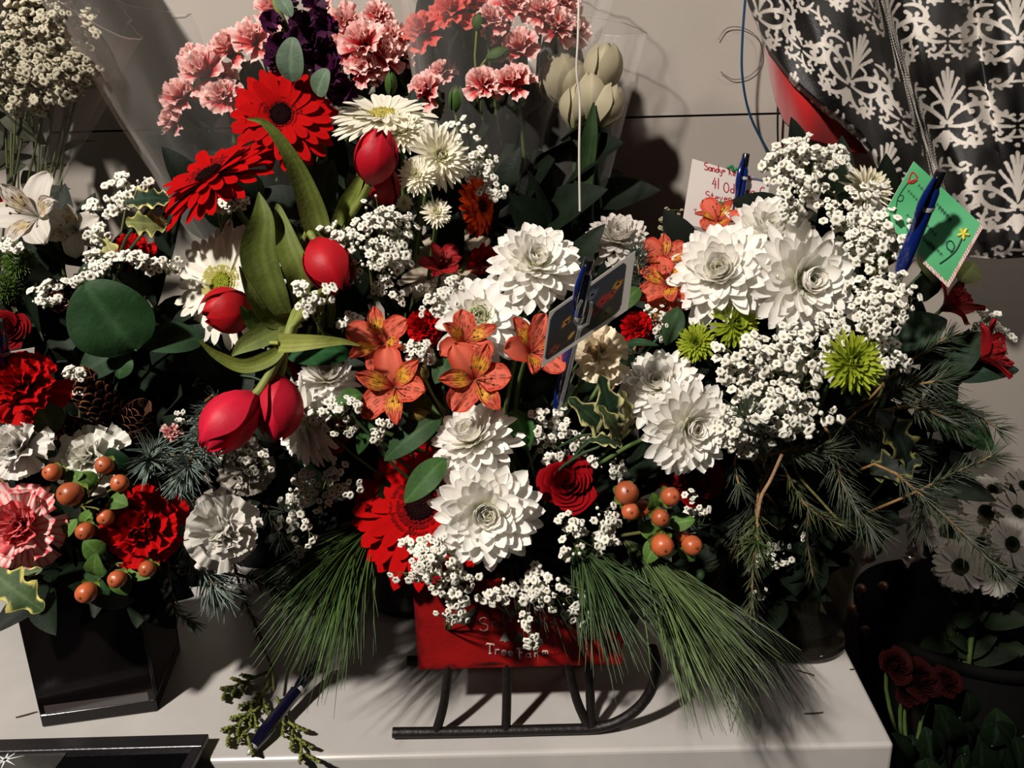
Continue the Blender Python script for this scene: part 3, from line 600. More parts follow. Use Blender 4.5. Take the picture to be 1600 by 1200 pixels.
# tall vase and buckets hidden behind
tv = np.array([-.115, .745, 0.]); b = B(); b.lathe([(.001, 0), (.045, 0), (.048, .01), (.045, .14), (.055, .22), (.053, .22), (.043, .14), (.044, .012), (.001, .012)], lin((20, 24, 22)), 32, tv, None, False); tag(b.build('tall_vase', MLP, None, org=tv), 'dark tall vase behind the red sled planter', 'vase')
def bucket(x, y, z, r, h, c, label, nm='flower_bucket'):
    root = thing(nm, label, 'bucket', (x, y, z)); b = B(); b.lathe([(.001, 0), (r*.78, 0), (r*.8, .004), (r, h), (r*.98, h), (r*.77, .01), (.001, .01)], lin(c), 40, (x, y, z), None, False); b.build('body', MMT, root)
    b = B(); b.lathe([(r, h-.012), (r*1.04, h-.010), (r*1.05, h), (r*.99, h+.001)], lin(c)*1.3, 40, (x, y, z), None, False); b.build('rim', MMT, root); return root
bucket(-.30, .865, 0, .07, .2, (20, 20, 22), 'dark bucket behind the cube vase holding the wrapped carnations')
bucket(.02, .865, 0, .07, .2, (18, 18, 20), 'dark bucket behind the sled planter holding wrapped bouquets')
bucket(-.55, .82, 0, .07, .24, (24, 22, 22), 'dark bucket by the wall holding the wrapped bouquet of baby\'s breath')
# ================================================================ damask cloth
def botB(x): return np.interp(x, [1160, 1172, 1200, 1240, 1280, 1310, 1345, 1370, 1400, 1430, 1460, 1500, 1560, 1625, 1760], [-30, 10, 78, 132, 170, 192, 222, 262, 300, 345, 378, 400, 405, 400, 410])
def damask(nu, nv, W, H):
    """pattern mask over a cloth of W x H pixels, built from tapering scroll strokes"""
    Mk = np.zeros((nu, nv), np.float32); ux = W/nu; vy = H/nv
    def stamp(x, y, r):
        i0, i1 = int((x-r-2)/ux), int((x+r+2)/ux)+1; j0, j1 = int((y-r-2)/vy), int((y+r+2)/vy)+1
        i0, j0 = max(i0, 0), max(j0, 0); i1, j1 = min(i1, nu), min(j1, nv)
        if i1 <= i0 or j1 <= j0: return
        I, J = np.meshgrid((np.arange(i0, i1)+.5)*ux-x, (np.arange(j0, j1)+.5)*vy-y, indexing='ij')
        k = np.clip((r-np.sqrt(I*I+J*J))*1.1+.5, 0, 1); Mk[i0:i1, j0:j1] = np.maximum(Mk[i0:i1, j0:j1], k)
    def stroke(T, pts, r0, r1, mid=None):
        q = bez(np.array([[p[0], p[1], 0] for p in pts]), 40)[:, :2]; n = len(q)
        for i, (x, y) in enumerate(q):
            t = i/(n-1.); r = r0*(1-t)+r1*t+(mid or 0)*math.sin(PI*t); X, Y = T(x, y); stamp(X, Y, r)
    def curl(T, x, y, a, s, h=1, r=5., ball=1.35):
        pts = []
        for k in np.linspace(0, 1, 12):
            th = a+h*k*5.2; rad = s*(1-k*.80); pts.append((x+math.cos(th)*rad-math.cos(a)*s, y+math.sin(th)*rad-math.sin(a)*s))
        stroke(T, pts, r*.6, r*.55, r*.55); X, Y = T(*pts[-1]); stamp(X, Y, r*ball)
    def leafy(T, x, y, a, L, r, n=4):
        d = (math.cos(a), math.sin(a)); p = (-d[1], d[0]); stroke(T, [(x, y), (x+d[0]*L*.5+p[0]*L*.1, y+d[1]*L*.5+p[1]*L*.1), (x+d[0]*L, y+d[1]*L)], r*.7, r*.4, r*.9)
        for k in range(n):
            for sg in (-1, 1):
                q = (k+.7)/n*L; bx, by = x+d[0]*q, y+d[1]*q; l = L*.34*(1-.45*k/n); aa = a+sg*(.95-.1*k)
                stroke(T, [(bx, by), (bx+math.cos(aa)*l*.6, by+math.sin(aa)*l*.6), (bx+math.cos(aa+sg*.5)*l, by+math.sin(aa+sg*.5)*l)], r*.35, r*.75)
    def vine(T, x, y, a, L, turn, r, depth, side):
        """a stroke whose curvature tightens into a spiral, throwing off smaller vines and lobes on its outer side"""
        n = 46; pts = [(x, y, a)]; ds = L/n
        for k in range(n): a += turn*(.25+2.6*(k/n)**2.2)/n; x += math.cos(a)*ds; y += math.sin(a)*ds; pts.append((x, y, a))
        for k, (u, v, _) in enumerate(pts): t = k/n; X, Y = T(u, v); stamp(X, Y, r*(.55+.75*math.sin(PI*min(1, t*1.15+.05))) if t < .8 else r*.75)
        X, Y = T(*pts[-1][:2]); stamp(X, Y, r*1.5); o = -1 if turn > 0 else 1
        for q in (.18, .34, .50, .66, .80):
            u, v, b_ = pts[int(q*n)]; l = L*.13*(1.25-q); aa = b_+o*.75
            stroke(T, [(u, v), (u+math.cos(aa)*l*.6, v+math.sin(aa)*l*.6), (u+math.cos(aa+o*.7)*l, v+math.sin(aa+o*.7)*l)], r*.45, r*.95)
        if depth:
            for q, f in ((.22, .62), (.48, .5)):
                u, v, b_ = pts[int(q*n)]; vine(T, u, v, b_+o*.45, L*f, -turn*.95, r*.84, depth-1, side)
    PX, PY = 186., 262.
    for gi in range(-1, int(W/PX)+2):
        for gj in range(-1, int(H/PY*2)+2):
            ox, oy = gi*PX+(PX/2 if gj % 2 else 0), gj*PY/2
            for sg in (1, -1):
                T = lambda x, y: (ox+sg*x, oy+y)
                vine(T, 3, 66, -.95, 128, 5.9, 3.0, 0, sg); vine(T, 30, 16, -.2, 62, 5.4, 2.5, 0, sg); vine(T, 4, 74, .15, 96, -5.8, 2.8, 0, sg); vine(T, 40, 74, 1.0, 52, 5.2, 2.4, 0, sg)
                vine(T, 3, 82, 1.15, 62, -5.2, 2.6, 0, sg); vine(T, 4, -58, .2, 72, -5.6, 2.6, 0, sg); vine(T, 3, -52, 1.25, 46, -5.0, 2.2, 0, sg); vine(T, 88, -8, 1.75, 50, 5.4, 2.3, 0, sg); vine(T, 2, -66, -.9, 40, 5, 2.2, 0, sg)
                for k, h in ((0, 78), (5, 72), (11, 62), (17, 48)): stroke(T, [(0, 62), (k*.35, 62-h*.5), (k*1.3, 62-h)], .8, 2.7, .2)
                stamp(ox+sg*4, oy+68, 4.4); stamp(ox, oy-28, 3.4); stamp(ox+sg*8, oy-36, 2.2); stamp(ox+sg*74, oy+52, 2.6); stamp(ox+sg*56, oy-34, 2.4); stroke(T, [(0, 84), (3, 96), (0, 110)], 3.4, 1.4, 1.2)
    return Mk
def fold_Y(x, y):
    """depth of the hanging cloth at photo pixel (x, y)"""
    f = lambda c, w_: np.exp(-((x-c)/w_)**2)
    l1 = 1395+.32*(y-60); l2 = 1462+.30*(y-100); l3 = 1600-.1*y
    d = .055*np.exp(-((x-(1270+.18*y))/95)**2)*(1-.3*sm(150, 400, y))
    d += .030*np.exp(-((x-l2)/38)**2)+.034*np.exp(-((x-l3-0)/60)**2)-.020*np.exp(-((x-l1)/20)**2)-.022*np.exp(-((x-(1525+.12*y))/22)**2)
    d += .006*np.sin(x/23.+y/60.)+.004*np.sin(x/11.-y/33.)
    d -= .05*sm(60, 0, (x-1162))  # edge rolls back
    return .845-d
nu, nv = 520, 470; x0_, x1_, y0_ = 1162., 1690., -60.
xs = np.linspace(x0_, x1_, nu)[:, None]+np.zeros((1, nv)); vv = np.linspace(0, 1, nv)[None]+np.zeros((nu, 1)); ys = y0_+vv*(botB(xs)-y0_)
Yd = fold_Y(xs, ys)-.012*sm(.94, 1, vv)*-1
D = RT[None, None]*((xs-800)/FPX)[..., None]-UP[None, None]*((ys-600)/FPX)[..., None]+FW; G = CAM+D*(Yd/D[..., 1])[..., None]
Mk = damask(900, 900, 900., 900.)
l1 = 1395+.32*(ys-60); part = sm(-14, 14, xs-l1); px_ = (xs-1162)*(1.05)+40*np.sin((xs-1162)/150.)+part*58; py_ = (ys+60)+part*70-(1-part)*.35*(xs-1162)
a_ = math.radians(18); u_ = px_*np.cos(a_*(1-part))+py_*np.sin(a_*(1-part)); v_ = -px_*np.sin(a_*(1-part))+py_*np.cos(a_*(1-part))+140
mk = Mk[np.clip(u_+40, 0, 899).astype(int), np.clip(v_, 0, 899).astype(int)][..., None]
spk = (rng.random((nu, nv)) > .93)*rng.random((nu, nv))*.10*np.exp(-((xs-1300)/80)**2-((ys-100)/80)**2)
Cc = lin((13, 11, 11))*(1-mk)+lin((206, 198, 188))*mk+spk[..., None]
Cc = np.where((((xs*1.3+ys*.55) % 2) < -1)[..., None], Cc, Cc)
b = B(); b.grid(G[::-1], Cc[::-1]); o = b.build('damask_cloth', MCL, None, org=G[nu//2, nv//2]); sd = o.modifiers.new('s', 'SOLIDIFY'); sd.thickness = .0012; sd.offset = -1
tag(o, 'black shiny cloth with white damask scrolls hanging in folds', 'cloth')
# red cloth under it
def botR(x): return np.interp(x, [1188, 1196, 1205, 1215, 1228, 1245, 1262, 1290, 1320, 1350, 1400], [-30, 60, 115, 160, 190, 207, 216, 226, 236, 240, 244])
nu2, nv2 = 90, 90; xr = np.linspace(1188, 1400, nu2)[:, None]+np.zeros((1, nv2)); v2 = np.linspace(0, 1, nv2)[None]+np.zeros((nu2, 1)); yr_ = -60+v2*(botR(xr)+60)
Y2 = fold_Y(xr, yr_)+.016+.018*v2**6; D = RT*((xr-800)/FPX)[..., None]-UP*((yr_-600)/FPX)[..., None]+FW; G2 = CAM+D*(Y2/D[..., 1])[..., None]
b = B(); b.grid(G2[::-1], lin((176, 24, 24))); o = b.build('red_cloth', MRC, None, org=G2[45, 45]); sd = o.modifiers.new('s', 'SOLIDIFY'); sd.thickness = .002; sd.offset = -1
tag(o, 'plain red cloth hanging beneath the black and white damask cloth', 'cloth')
# cords on the wall
def cord(name, pts, r, c, label, grp=None):
    b = B(); b.tube(bez([at(*q) for q in pts], 60), r, lin(c), 8); o = b.build(name, MPL); tag(o, label, 'cord', grp)
cord('hanging_cord', [(1166, -20, .90), (1160, 60, .905), (1160, 120, .91), (1172, 180, .92), (1200, 236, .93), (1222, 268, .935)], .0014, (24, 62, 92), 'blue cord hanging down the wall beside the red cloth')
cord('hanging_cord', [(1216, 130, .93), (1215, 200, .935), (1217, 262, .935)], .0012, (18, 20, 22), 'short black cord on the wall by the red cloth')
cord('curling_ribbon', [(905, -20, .72), (903, 60, .72), (901, 110, .725), (906, 160, .73), (905, 240, .73), (906, 330, .735)], .0011, (206, 200, 192), 'thin white ribbon hanging in front of the white tulips')
cord('wall_wire', [(1122, 62, .946), (1136, 44, .946), (1162, 44, .946), (1186, 62, .946), (1190, 96, .946), (1172, 118, .946), (1146, 124, .946), (1126, 112, .946)], .0005, (96, 86, 82), 'thin loop of wire on the white wall beside the blue cord')
# ================================================================ wrapped sleeves
def sleeve(bot, top, r0, r1, label, wr=.05, mt=None, n=64, k=24, squash=.75, tilt=0.):
    Pb, Pt = at(*bot), at(*top); root = thing('clear_sleeve', label, 'wrapper', Pb); b = B(); ax = nrm(Pt-Pb); Mx = basis(ax, .4)
    G = np.zeros((k, n, 3)); th = np.arange(n)*2*PI/n
    for i in range(k):
        t = i/(k-1.); r = r0+(r1-r0)*t**.9; o = Pb+(Pt-Pb)*t
        rr = r*(1+wr*np.sin(th*5+t*3)*t+wr*.6*np.sin(th*13+t*7)+wr*.4*np.cos(th*29-t*9)); X = np.stack([rr*np.cos(th), rr*np.sin(th)*squash, tilt*np.cos(th*2)*t*r+0*th], -1); G[i] = o+X@Mx.T
    b.grid(G, lin((226, 222, 214)), True); b.build('film', mt or MSL, root)
    b = B(); b.tube(np.concatenate([G[-1], G[-1][:1]]), .0007, lin((214, 208, 200)), 4); lab(b.build('hem', MSL2, root), 'bright folded edge of the film'); b = B()
    b.tube(G[:, 7], .0007, lin((214, 208, 200)), 4); b.build('seam', MSL2, root); return root
sleeve((420, 470, .88), (330, -40, .85), .03, .165, 'wide clear wrapper around the pink carnations by the purple stock', tilt=.15)
sleeve((740, 470, .87), (790, -50, .85), .03, .115, 'clear wrapper around the pink carnations beside the white tulips', tilt=.1)
sleeve((868, 480, .86), (925, 40, .86), .025, .058, 'narrow clear wrapper around the closed white tulips', .03)
sleeve((-80, 520, .83), (30, -40, .80), .03, .135, 'clear wrapper around the big bunch of baby\'s breath', tilt=.1)
# ================================================================ pens, card holders, cards
def pen(a, z, label, body=(12, 32, 96), dark=(14, 14, 20), L=None, clip=1, r=.0042, name='ballpoint_pen', side=(1, 0)):
    """a = clicker end, z = tip end, both (px, py, Y) or world points"""
    A3 = at(*a) if isinstance(a, tuple) else a; Z3 = at(*z) if isinstance(z, tuple) else z; ax = nrm(Z3-A3); L = np.linalg.norm(Z3-A3)
    root = thing(name, label, 'pen', Z3); f = nrm(CAM-A3); X = nrm(np.cross(ax, f)); Mx = np.stack([X, np.cross(ax, X), ax], 1)
    b = B(); b.lathe([(r*.55, .010), (r*.9, .014), (r, .03), (r, L*.55), (r*1.08, L*.62), (r*1.1, L*.8), (r*.8, L*.92)], lin(body), 20, A3, Mx); b.build('barrel', MLP, root)
    b = B(); b.lathe([(r*.6, 0), (r*.7, .001), (r*.7, .010), (r*.5, .012)], lin(dark), 14, A3, Mx); b.build('clicker', MPL, root)
    b = B(); b.lathe([(r*.8, L*.92), (r*.35, L*.985), (r*.12, L)], lin((150, 150, 150)), 14, A3, Mx); lab(b.build('tip', MLP, root), 'metal writing tip')
    b = B(); b.lathe([(r*1.06, L*.30), (r*1.08, L*.305), (r*1.08, L*.335), (r*1.06, L*.34)], lin((170, 170, 168)), 20, A3, Mx, False); lab(b.build('ring', MLP, root), 'silver ring')
    fr = A3+Mx@np.array([r*side[0]*.6, (-r*1.2 if np.dot(Mx[:, 1], f) < 0 else r*1.2), 0]); up = nrm(fr-A3)
    t = np.linspace(0, 1, 14); b = B(); pts = [A3+up*r*(.9+.75*math.sin(PI*q))+ax*(.004+q*.036) for q in t]; b.tube(pts, .0006+.0017*np.sin(PI*np.clip(t*.85+.12, 0, 1)), lin(body)*.8, 8); b.build('clip', MLP, root); return root
pen((1166, 240, .66), (1148, 360, .655), 'blue pen standing behind the white mums against the handwritten card')
pen((1471, 266, .482), (1402, 436, .510), 'blue pen clipped through the green handwritten card', r=.0046)
pen((921, 404, .470), (868, 650, .548), 'blue pen standing through the dark painted card', r=.0046)
pen((-4, 500, .47), (16, 640, .50), 'blue pen at the edge of the frame behind a red carnation', r=.0045)
pa, pz = atz(497, 1036, .022), atz(386, 1180, .0052); pen(pa, pz, 'dark navy pen leaning on the cedar sprig on the counter', (12, 12, 34), (10, 10, 26), r=.0055)
def holder(a, z, label, prong=.014):
    A3, Z3 = at(*a), at(*z); b = B(); t = np.linspace(0, 1, 12)[:, None]; c = lin((200, 200, 196)); b.tube(Z3+(A3-Z3)*t, .0012, c, 6)
    ax = nrm(A3-Z3); X = nrm(np.cross(ax, FW)); 
    for s_ in (-1, 1): b.tube([A3, A3+X*s_*.004+ax*.004, A3+X*s_*.004+ax*prong, A3+X*s_*.003+ax*(prong+.006)], .0010, c, 6)
    b.ball(A3, .0020, c); o = b.build('card_pick', MGL2); tag(o, label, 'card holder', 'clear card picks'); return o
def card(P4, nu, nv, colf, label, name='gift_card', rims=None, thick=.0006):
    """P4 = TL, TR, BR, BL as (px, py, Y)"""
    Q = [at(*q) for q in P4]; root = thing(name, label, 'card', Q[3]); u, v = np.meshgrid(np.linspace(0, 1, nu), np.linspace(0, 1, nv), indexing='ij')
    G = ((1-u)*(1-v))[..., None]*Q[0]+(u*(1-v))[..., None]*Q[1]+(u*v)[..., None]*Q[2]+((1-u)*v)[..., None]*Q[3]; n = nrm(np.cross(Q[1]-Q[0], Q[3]-Q[0])); n = n if np.dot(n, CAM-Q[0]) > 0 else -n
    b = B(); b.grid(G, colf(u, v)); b.grid(G[:, ::-1]-n*thick, lin((214, 208, 200))); E = np.concatenate([G[:, 0], G[-1], G[::-1, -1], G[::-1, 0][::-1][::-1]])
    b.grid(np.stack([E, E-n*thick], 0), lin((214, 208, 200))); b.build('board', MPA, root, False); return root, (Q[0], n)
def rrect(u, v, x0, x1, y0, y1, r, ar):
    dx = np.maximum(np.maximum(x0+r-u, u-(x1-r)), 0); dy = np.maximum(np.maximum(y0+r*ar-v, v-(y1-r*ar)), 0)/ar
    return ((u > x0) & (u < x1) & (v > y0) & (v < y1) & (dx*dx+dy*dy < r*r))*1.
def painted(u, v):
    k = rrect(u, v, .02, .90, .06, .93, .07, 1.6); c = mixc(lin((50, 54, 62)), lin((50, 44, 38)), sm(.2, .9, v+.1*np.sin(u*9)))
    for (x, y, r, cc) in ((.22, .42, .07, (196, 140, 70)), (.3, .75, .05, (190, 150, 80)), (.66, .5, .10, (150, 40, 30)), (.58, .62, .07, (130, 34, 30)), (.82, .40, .07, (186, 130, 50)), (.76, .5, .06, (160, 60, 34)), (.12, .8, .07, (120, 60, 50)), (.5, .25, .09, (92, 100, 116)), (.45, .5, .06, (120, 36, 34)), (.7, .8, .1, (84, 80, 40))):
        d = np.sqrt((u-x)**2+((v-y)*.8)**2+.0006*np.sin(u*90)*np.sin(v*70)); c = mixc(c, lin(cc), sm(r, r*.35, d+.015*np.sin(u*60+v*40)))
    return mixc(lin((206, 200, 192)), c, k)
card([(859, 488, .478), (993, 392, .520), (981, 484, .517), (847, 574, .475)], 90, 60, painted, 'small card with a dark rounded painting, held by a clear pick')
holder((906, 512, .468), (862, 690, .51), 'clear plastic pick holding the painted card')
def greenf(u, v):
    c = mixc(lin((92, 176, 124)), lin((74, 158, 104)), .5+.5*np.sin(u*5+v*3)); e = (u > .965) | (v > .95); r = ((np.sin(u*170)*np.sin(v*150+u*40)) > .25)[..., None]
    return np.where(e[..., None], np.where(r, lin((170, 50, 44)), lin((214, 206, 196))), c)
root, pg = card([(1428, 252, .520), (1537, 354, .508), (1482, 450, .502), (1374, 346, .514)], 90, 70, greenf, 'green handwritten card with drawn tulip and yellow flower')
b = B(); w1 = lambda pts, c, r=.00035: b.tube(bez([plane_hit(x, y, *pg)+pg[1]*.0002 for x, y in pts], 20), r, lin(c), 5)
w1([(1418, 285), (1425, 269), (1433, 279), (1418, 285), (1426, 286), (1433, 281)], (176, 40, 34), .0005); w1([(1418, 286), (1408, 300), (1402, 312), (1409, 314), (1411, 306), (1403, 308), (1399, 330)], (20, 70, 44))
w1([(1503, 372), (1494, 390), (1482, 402), (1468, 412)], (20, 62, 40), .0005); w1([(1490, 394), (1480, 388), (1480, 378), (1487, 377), (1491, 386), (1485, 395)], (20, 62, 40), .0004)
for a in range(5):
    cx_, cy_ = 1505+math.cos(a*1.257+.3)*8, 365+math.sin(a*1.257+.3)*8; w1([(1505, 365), ((1505+cx_)/2, (365+cy_)/2), (cx_, cy_), (cx_+.5, cy_+.5)], (212, 200, 74), .0010)
for (x, y, h) in ((1462, 322, 10), (1466, 328, 9), (1434, 292, 8), (1440, 372, 8), (1452, 382, 9), (1418, 300, 7), (1444, 350, 6), (1416, 338, 7)): 
    for k in range(5): w1([(x+k*4, y+k*4.2), (x+k*4+h*.3, y+k*4.2-h*.45), (x+k*4+h*.45, y+k*4.2+1)], (36, 84, 56), .00022)
lab(b.build('handwriting', MPA, root), 'dark green handwriting, a red tulip and a yellow flower doodle')
holder((1404, 420, .515), (1330, 600, .55), 'clear plastic pick under the green card')
root, pg = card([(1082, 248, .665), (1203, 284, .662), (1190, 372, .66), (1066, 350, .663)], 20, 20, lambda u, v: np.broadcast_to(lin((206, 198, 192)), u.shape+(3,)), 'white card with red handwriting behind the big white mums', name='note_card')
b = B(); RW = lin((170, 24, 40)); write(b, 'Sandy', 1100, 265, 12, pg, RW, .00042, slope=.22, adv=.85); write(b, '+ Kingsler', 1128, 270, 11, pg, RW, .00042, slope=.26, adv=.92)
write(b, '41', 1112, 294, 17, pg, RW, .00042, slope=.1, adv=.8); write(b, 'Odessa C', 1130, 300, 15, pg, RW, .00045, slope=.12, adv=.95); write(b, 'Stevens', 1102, 311, 13, pg, RW, .0004, slope=.12, adv=.95); write(b, 'T', 1084, 334, 7, pg, RW, .0003)
GR = lin((20, 110, 62)); w1 = lambda pts, c, r=.0006: b.tube(bez([plane_hit(x, y, *pg)+pg[1]*.0003 for x, y in pts], 24), r, c, 6)
w1([(1136, 263), (1144, 260), (1145, 267), (1152, 264), (1154, 269)], GR, .0012); w1([(1105, 340), (1106, 328), (1115, 319), (1128, 318), (1134, 326), (1126, 330), (1114, 326)], GR, .0016); w1([(1170, 278), (1184, 280), (1196, 284), (1199, 290)], lin((96, 104, 130)), .0010); w1([(1154, 318), (1166, 316), (1176, 312)], RW, .0005)
lab(b.build('handwriting', MPA, root), 'red marker handwriting with green scribbles')
root, pg = card([(2, 552, .49), (54, 543, .50), (52, 580, .50), (0, 588, .49)], 10, 8, lambda u, v: np.broadcast_to(lin((214, 208, 204)), u.shape+(3,)), 'blank white card corner behind the red carnation by the edge', name='note_card')

# unseen shelf and brackets left above the frame, added to shade the wall
b = B(); b.box((-1.5, .70, .652), (-.40, WY, .675), lin((150, 142, 134))); o = b.build('shade_shelf', MCT, None, False, bev=.002); tag(o, 'long shelf on the wall above the wrapped baby\'s breath', 'shelf')
for x in (-1.3, -.62):
    b = B(); b.box((x, .76, .64), (x+.012, WY, .655), lin((90, 86, 84))); b.build('shade_shelf_bracket', MPL, o, False)
# ================================================================ planting
def jit(c, r): return lambda: np.array(c)+np.array([U(-r, r), U(-r, r), 0])
sb = jit(((xa+xb)/2, yb0+.042, zt_-.02), .028); tb = jit((-.115, .745, .04), .02); _cc = g0+(hd+ld)*wv/2
cb = jit((_cc[0], _cc[1], hv-.03), .02); gb = jit((gv[0], gv[1], .03), .018)
wb1 = jit((-.30, .865, .05), .03); wb2 = jit((.02, .865, .05), .03); wb3 = jit((-.55, .82, .05), .03)
def F(fn, px, py, r, Y, f, base, label, *a, **k):
    p = at(px, py, Y); return fn(p, m(r, p), face(*f), base(), label, *a, **k)
# --- big white mums of the sled planter
BIG = 'white chrysanthemums'
F(mum, 760, 800, 93, .485, (.05, .05), sb, 'large white chrysanthemum lowest in the sled planter, over the lettering', group=BIG)
F(mum, 742, 690, 76, .515, (-.45, .85, .75), sb, 'white chrysanthemum tilted up, just above the lowest one', group=BIG, open_=1)
F(mum, 478, 662, 78, .545, (-.75, -.35, .45), sb, 'white chrysanthemum turned sideways beside the two low tulips', group=BIG)
F(mum, 512, 596, 52, .565, (.15, .85, .7), sb, 'smaller white chrysanthemum tucked behind the sideways one', group=BIG)
spray_l = [(15, 1.0, -8, -2), (14, .9, 4, 6), (12, .74, 16, 22), (9, .5, 36, 60), (7, .3, 60, 95)]
F(mum, 750, 498, 78, .575, (.0, .25), sb, 'loose open white chrysanthemum with a green eye above the orange alstroemerias', group=BIG, layers=spray_l, width=.30, eye=(168, 182, 60), eyer=.2)
F(mum, 838, 415, 78, .59, (.1, .45), sb, 'white chrysanthemum just behind the dark painted card', group=BIG)
F(mum, 1030, 606, 68, .555, (-.35, .55), sb, 'white chrysanthemum beside the cream carnation', group=BIG)
F(mum, 1076, 668, 80, .525, (.25, -.05), sb, 'big white chrysanthemum hanging out over the glass vase side', group=BIG)
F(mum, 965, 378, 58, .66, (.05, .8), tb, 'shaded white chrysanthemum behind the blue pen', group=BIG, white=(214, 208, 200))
# --- right vase mums
F(mum, 1128, 428, 88, .59, (-.45, .25), gb, 'very large white chrysanthemum above the two green button mums', group=BIG)
F(mum, 1252, 440, 96, .575, (.15, -.05), gb, 'large white chrysanthemum with a green eye facing out, among baby\'s breath', group=BIG, eye=(176, 190, 90), eyer=.2)
F(mum, 1200, 372, 82, .62, (-.1, .7), gb, 'white chrysanthemum rising behind the two largest ones', group=BIG)
F(mum, 1355, 296, 44, .60, (.3, .5), gb, 'small creamy chrysanthemum beside the green card', group=BIG, white=(226, 220, 196), width=.15, eye=(210, 206, 150))
# --- small creamy mums by the upright tulips
SM = 'small creamy mums'
thin = [(26, 1., -6, 4), (24, .93, 8, 16), (22, .82, 20, 32), (20, .68, 34, 50), (16, .5, 48, 70), (12, .34, 64, 92)]
for px, py, r, Y, f, l_ in ((628, 208, 43, .612, (.1, .5), 'small creamy mum with a green eye touching the top tulip'), (686, 246, 53, .60, (.45, .05), 'creamy mum beside the baby\'s breath near the orange gerbera'),
    (652, 276, 33, .580, (-.1, .1), 'tiny creamy mum hanging beside the top tulips'), (682, 333, 26, .585, (.1, .3), 'tiny creamy mum with a green eye in front of the white gerbera petals'), (632, 318, 15, .62, (-.2, .2), 'tiny half hidden creamy mum just under the top tulips')):
    F(mum, px, py, r, Y, f, tb, l_, group=SM, layers=thin, width=.14, white=(244, 239, 220), eye=(186, 196, 60), eyer=.2, name='button_mum')
# --- green mums
GM = 'green button mums'
for px, py, r, Y, f, l_ in ((1332, 568, 54, .488, (.1, .15), 'bright green spider mum beside the baby\'s breath above the glass vase'), (1148, 508, 42, .57, (.2, .2), 'green button mum tucked under the big white chrysanthemums'), (1088, 536, 33, .56, (-.35, .1), 'smaller green button mum beside the white chrysanthemum')):
    F(mum, px, py, r, Y, f, gb, l_, group=GM, layers=[(24, 1., -4, 8), (24, .94, 8, 20), (22, .82, 20, 34), (22, .68, 34, 52), (20, .54, 48, 70), (16, .38, 60, 90), (12, .25, 75, 100)], width=.13, white=(158, 172, 48), eye=(112, 130, 30), eyer=.22, name='spider_mum')
def fuzzy(p, R, n, base, label):
    root = thing('green_trick', label, 'flower', base, 'fuzzy green dianthus balls'); b = B(); c = lin((70, 96, 28))
    for i in range(420):
        z = 1-2*(i+.5)/420; a = i*2.39996; d = np.array([math.cos(a)*math.sqrt(1-z*z), math.sin(a)*math.sqrt(1-z*z), z]); q = nrm(d+rng.normal(0, .25, 3)); b.tube([p+d*R*.62, p+d*R*.62+q*R*.38], [.05*R, .012*R], c*U(.5, 1.3), 4)
    b.ball(p, R*.68, c*.5, 8, 10); b.build('head', MND, root); stem(root, p-n*R*.6, n, base); return root
for px, py, r, Y, l_ in ((32, 412, 27, .60, 'fuzzy green ball under the white alstroemeria'), (8, 452, 27, .59, 'fuzzy green ball at the edge of the frame'), (48, 462, 22, .60, 'small fuzzy green ball beside the baby\'s breath'), (6, 398, 18, .62, 'dim fuzzy green ball partly cut by the frame')): F(fuzzy, px, py, r, Y, (0, 0), cb, l_)
# --- gerberas
RG = dict(col=(170, 4, 5), dark=(134, 4, 5), eye=(22, 3, 3), eyerim=(120, 10, 12))
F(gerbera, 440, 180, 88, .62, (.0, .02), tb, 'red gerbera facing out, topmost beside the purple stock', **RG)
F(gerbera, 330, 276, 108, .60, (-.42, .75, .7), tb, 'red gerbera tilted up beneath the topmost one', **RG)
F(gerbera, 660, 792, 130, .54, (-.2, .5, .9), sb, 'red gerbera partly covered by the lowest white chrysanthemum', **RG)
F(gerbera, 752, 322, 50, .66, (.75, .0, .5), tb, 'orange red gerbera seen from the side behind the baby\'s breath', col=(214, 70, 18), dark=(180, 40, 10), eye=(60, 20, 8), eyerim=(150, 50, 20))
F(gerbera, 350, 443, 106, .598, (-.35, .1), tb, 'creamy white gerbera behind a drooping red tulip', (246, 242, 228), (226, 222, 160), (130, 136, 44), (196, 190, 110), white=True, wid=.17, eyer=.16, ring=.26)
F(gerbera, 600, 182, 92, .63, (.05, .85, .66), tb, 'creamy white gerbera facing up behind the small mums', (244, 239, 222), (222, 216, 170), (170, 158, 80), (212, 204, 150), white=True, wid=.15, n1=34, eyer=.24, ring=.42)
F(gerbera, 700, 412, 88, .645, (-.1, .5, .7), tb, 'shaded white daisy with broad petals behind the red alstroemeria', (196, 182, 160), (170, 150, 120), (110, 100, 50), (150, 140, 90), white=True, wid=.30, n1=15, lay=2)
# --- tulips (drooping from the tall vase)
TP = 'red tulips'
def tul(tipx, tipy, botx, boty, wpx, Yt, Yb, label, pts=None, base=None, **k):
    A, T = at(botx, boty, Yb), at(tipx, tipy, Yt); L = np.linalg.norm(T-A); q = [at(*p) for p in pts] if pts else None
    if q is not None: q = bez(np.array([A]+q), 16)
    return tulip(A, m(wpx/2, A), L, nrm(T-A), label, base=base, pts=q, group=TP, **k)
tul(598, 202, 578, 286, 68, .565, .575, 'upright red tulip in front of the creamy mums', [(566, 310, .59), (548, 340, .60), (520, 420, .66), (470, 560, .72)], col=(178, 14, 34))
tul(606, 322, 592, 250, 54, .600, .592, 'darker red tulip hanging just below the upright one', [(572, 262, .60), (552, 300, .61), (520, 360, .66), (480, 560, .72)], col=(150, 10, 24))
tul(536, 456, 492, 376, 76, .56, .575, 'red tulip beside the wide upright tulip leaf', [(480, 366, .58), (468, 420, .60), (462, 520, .66)], col=(170, 12, 26))
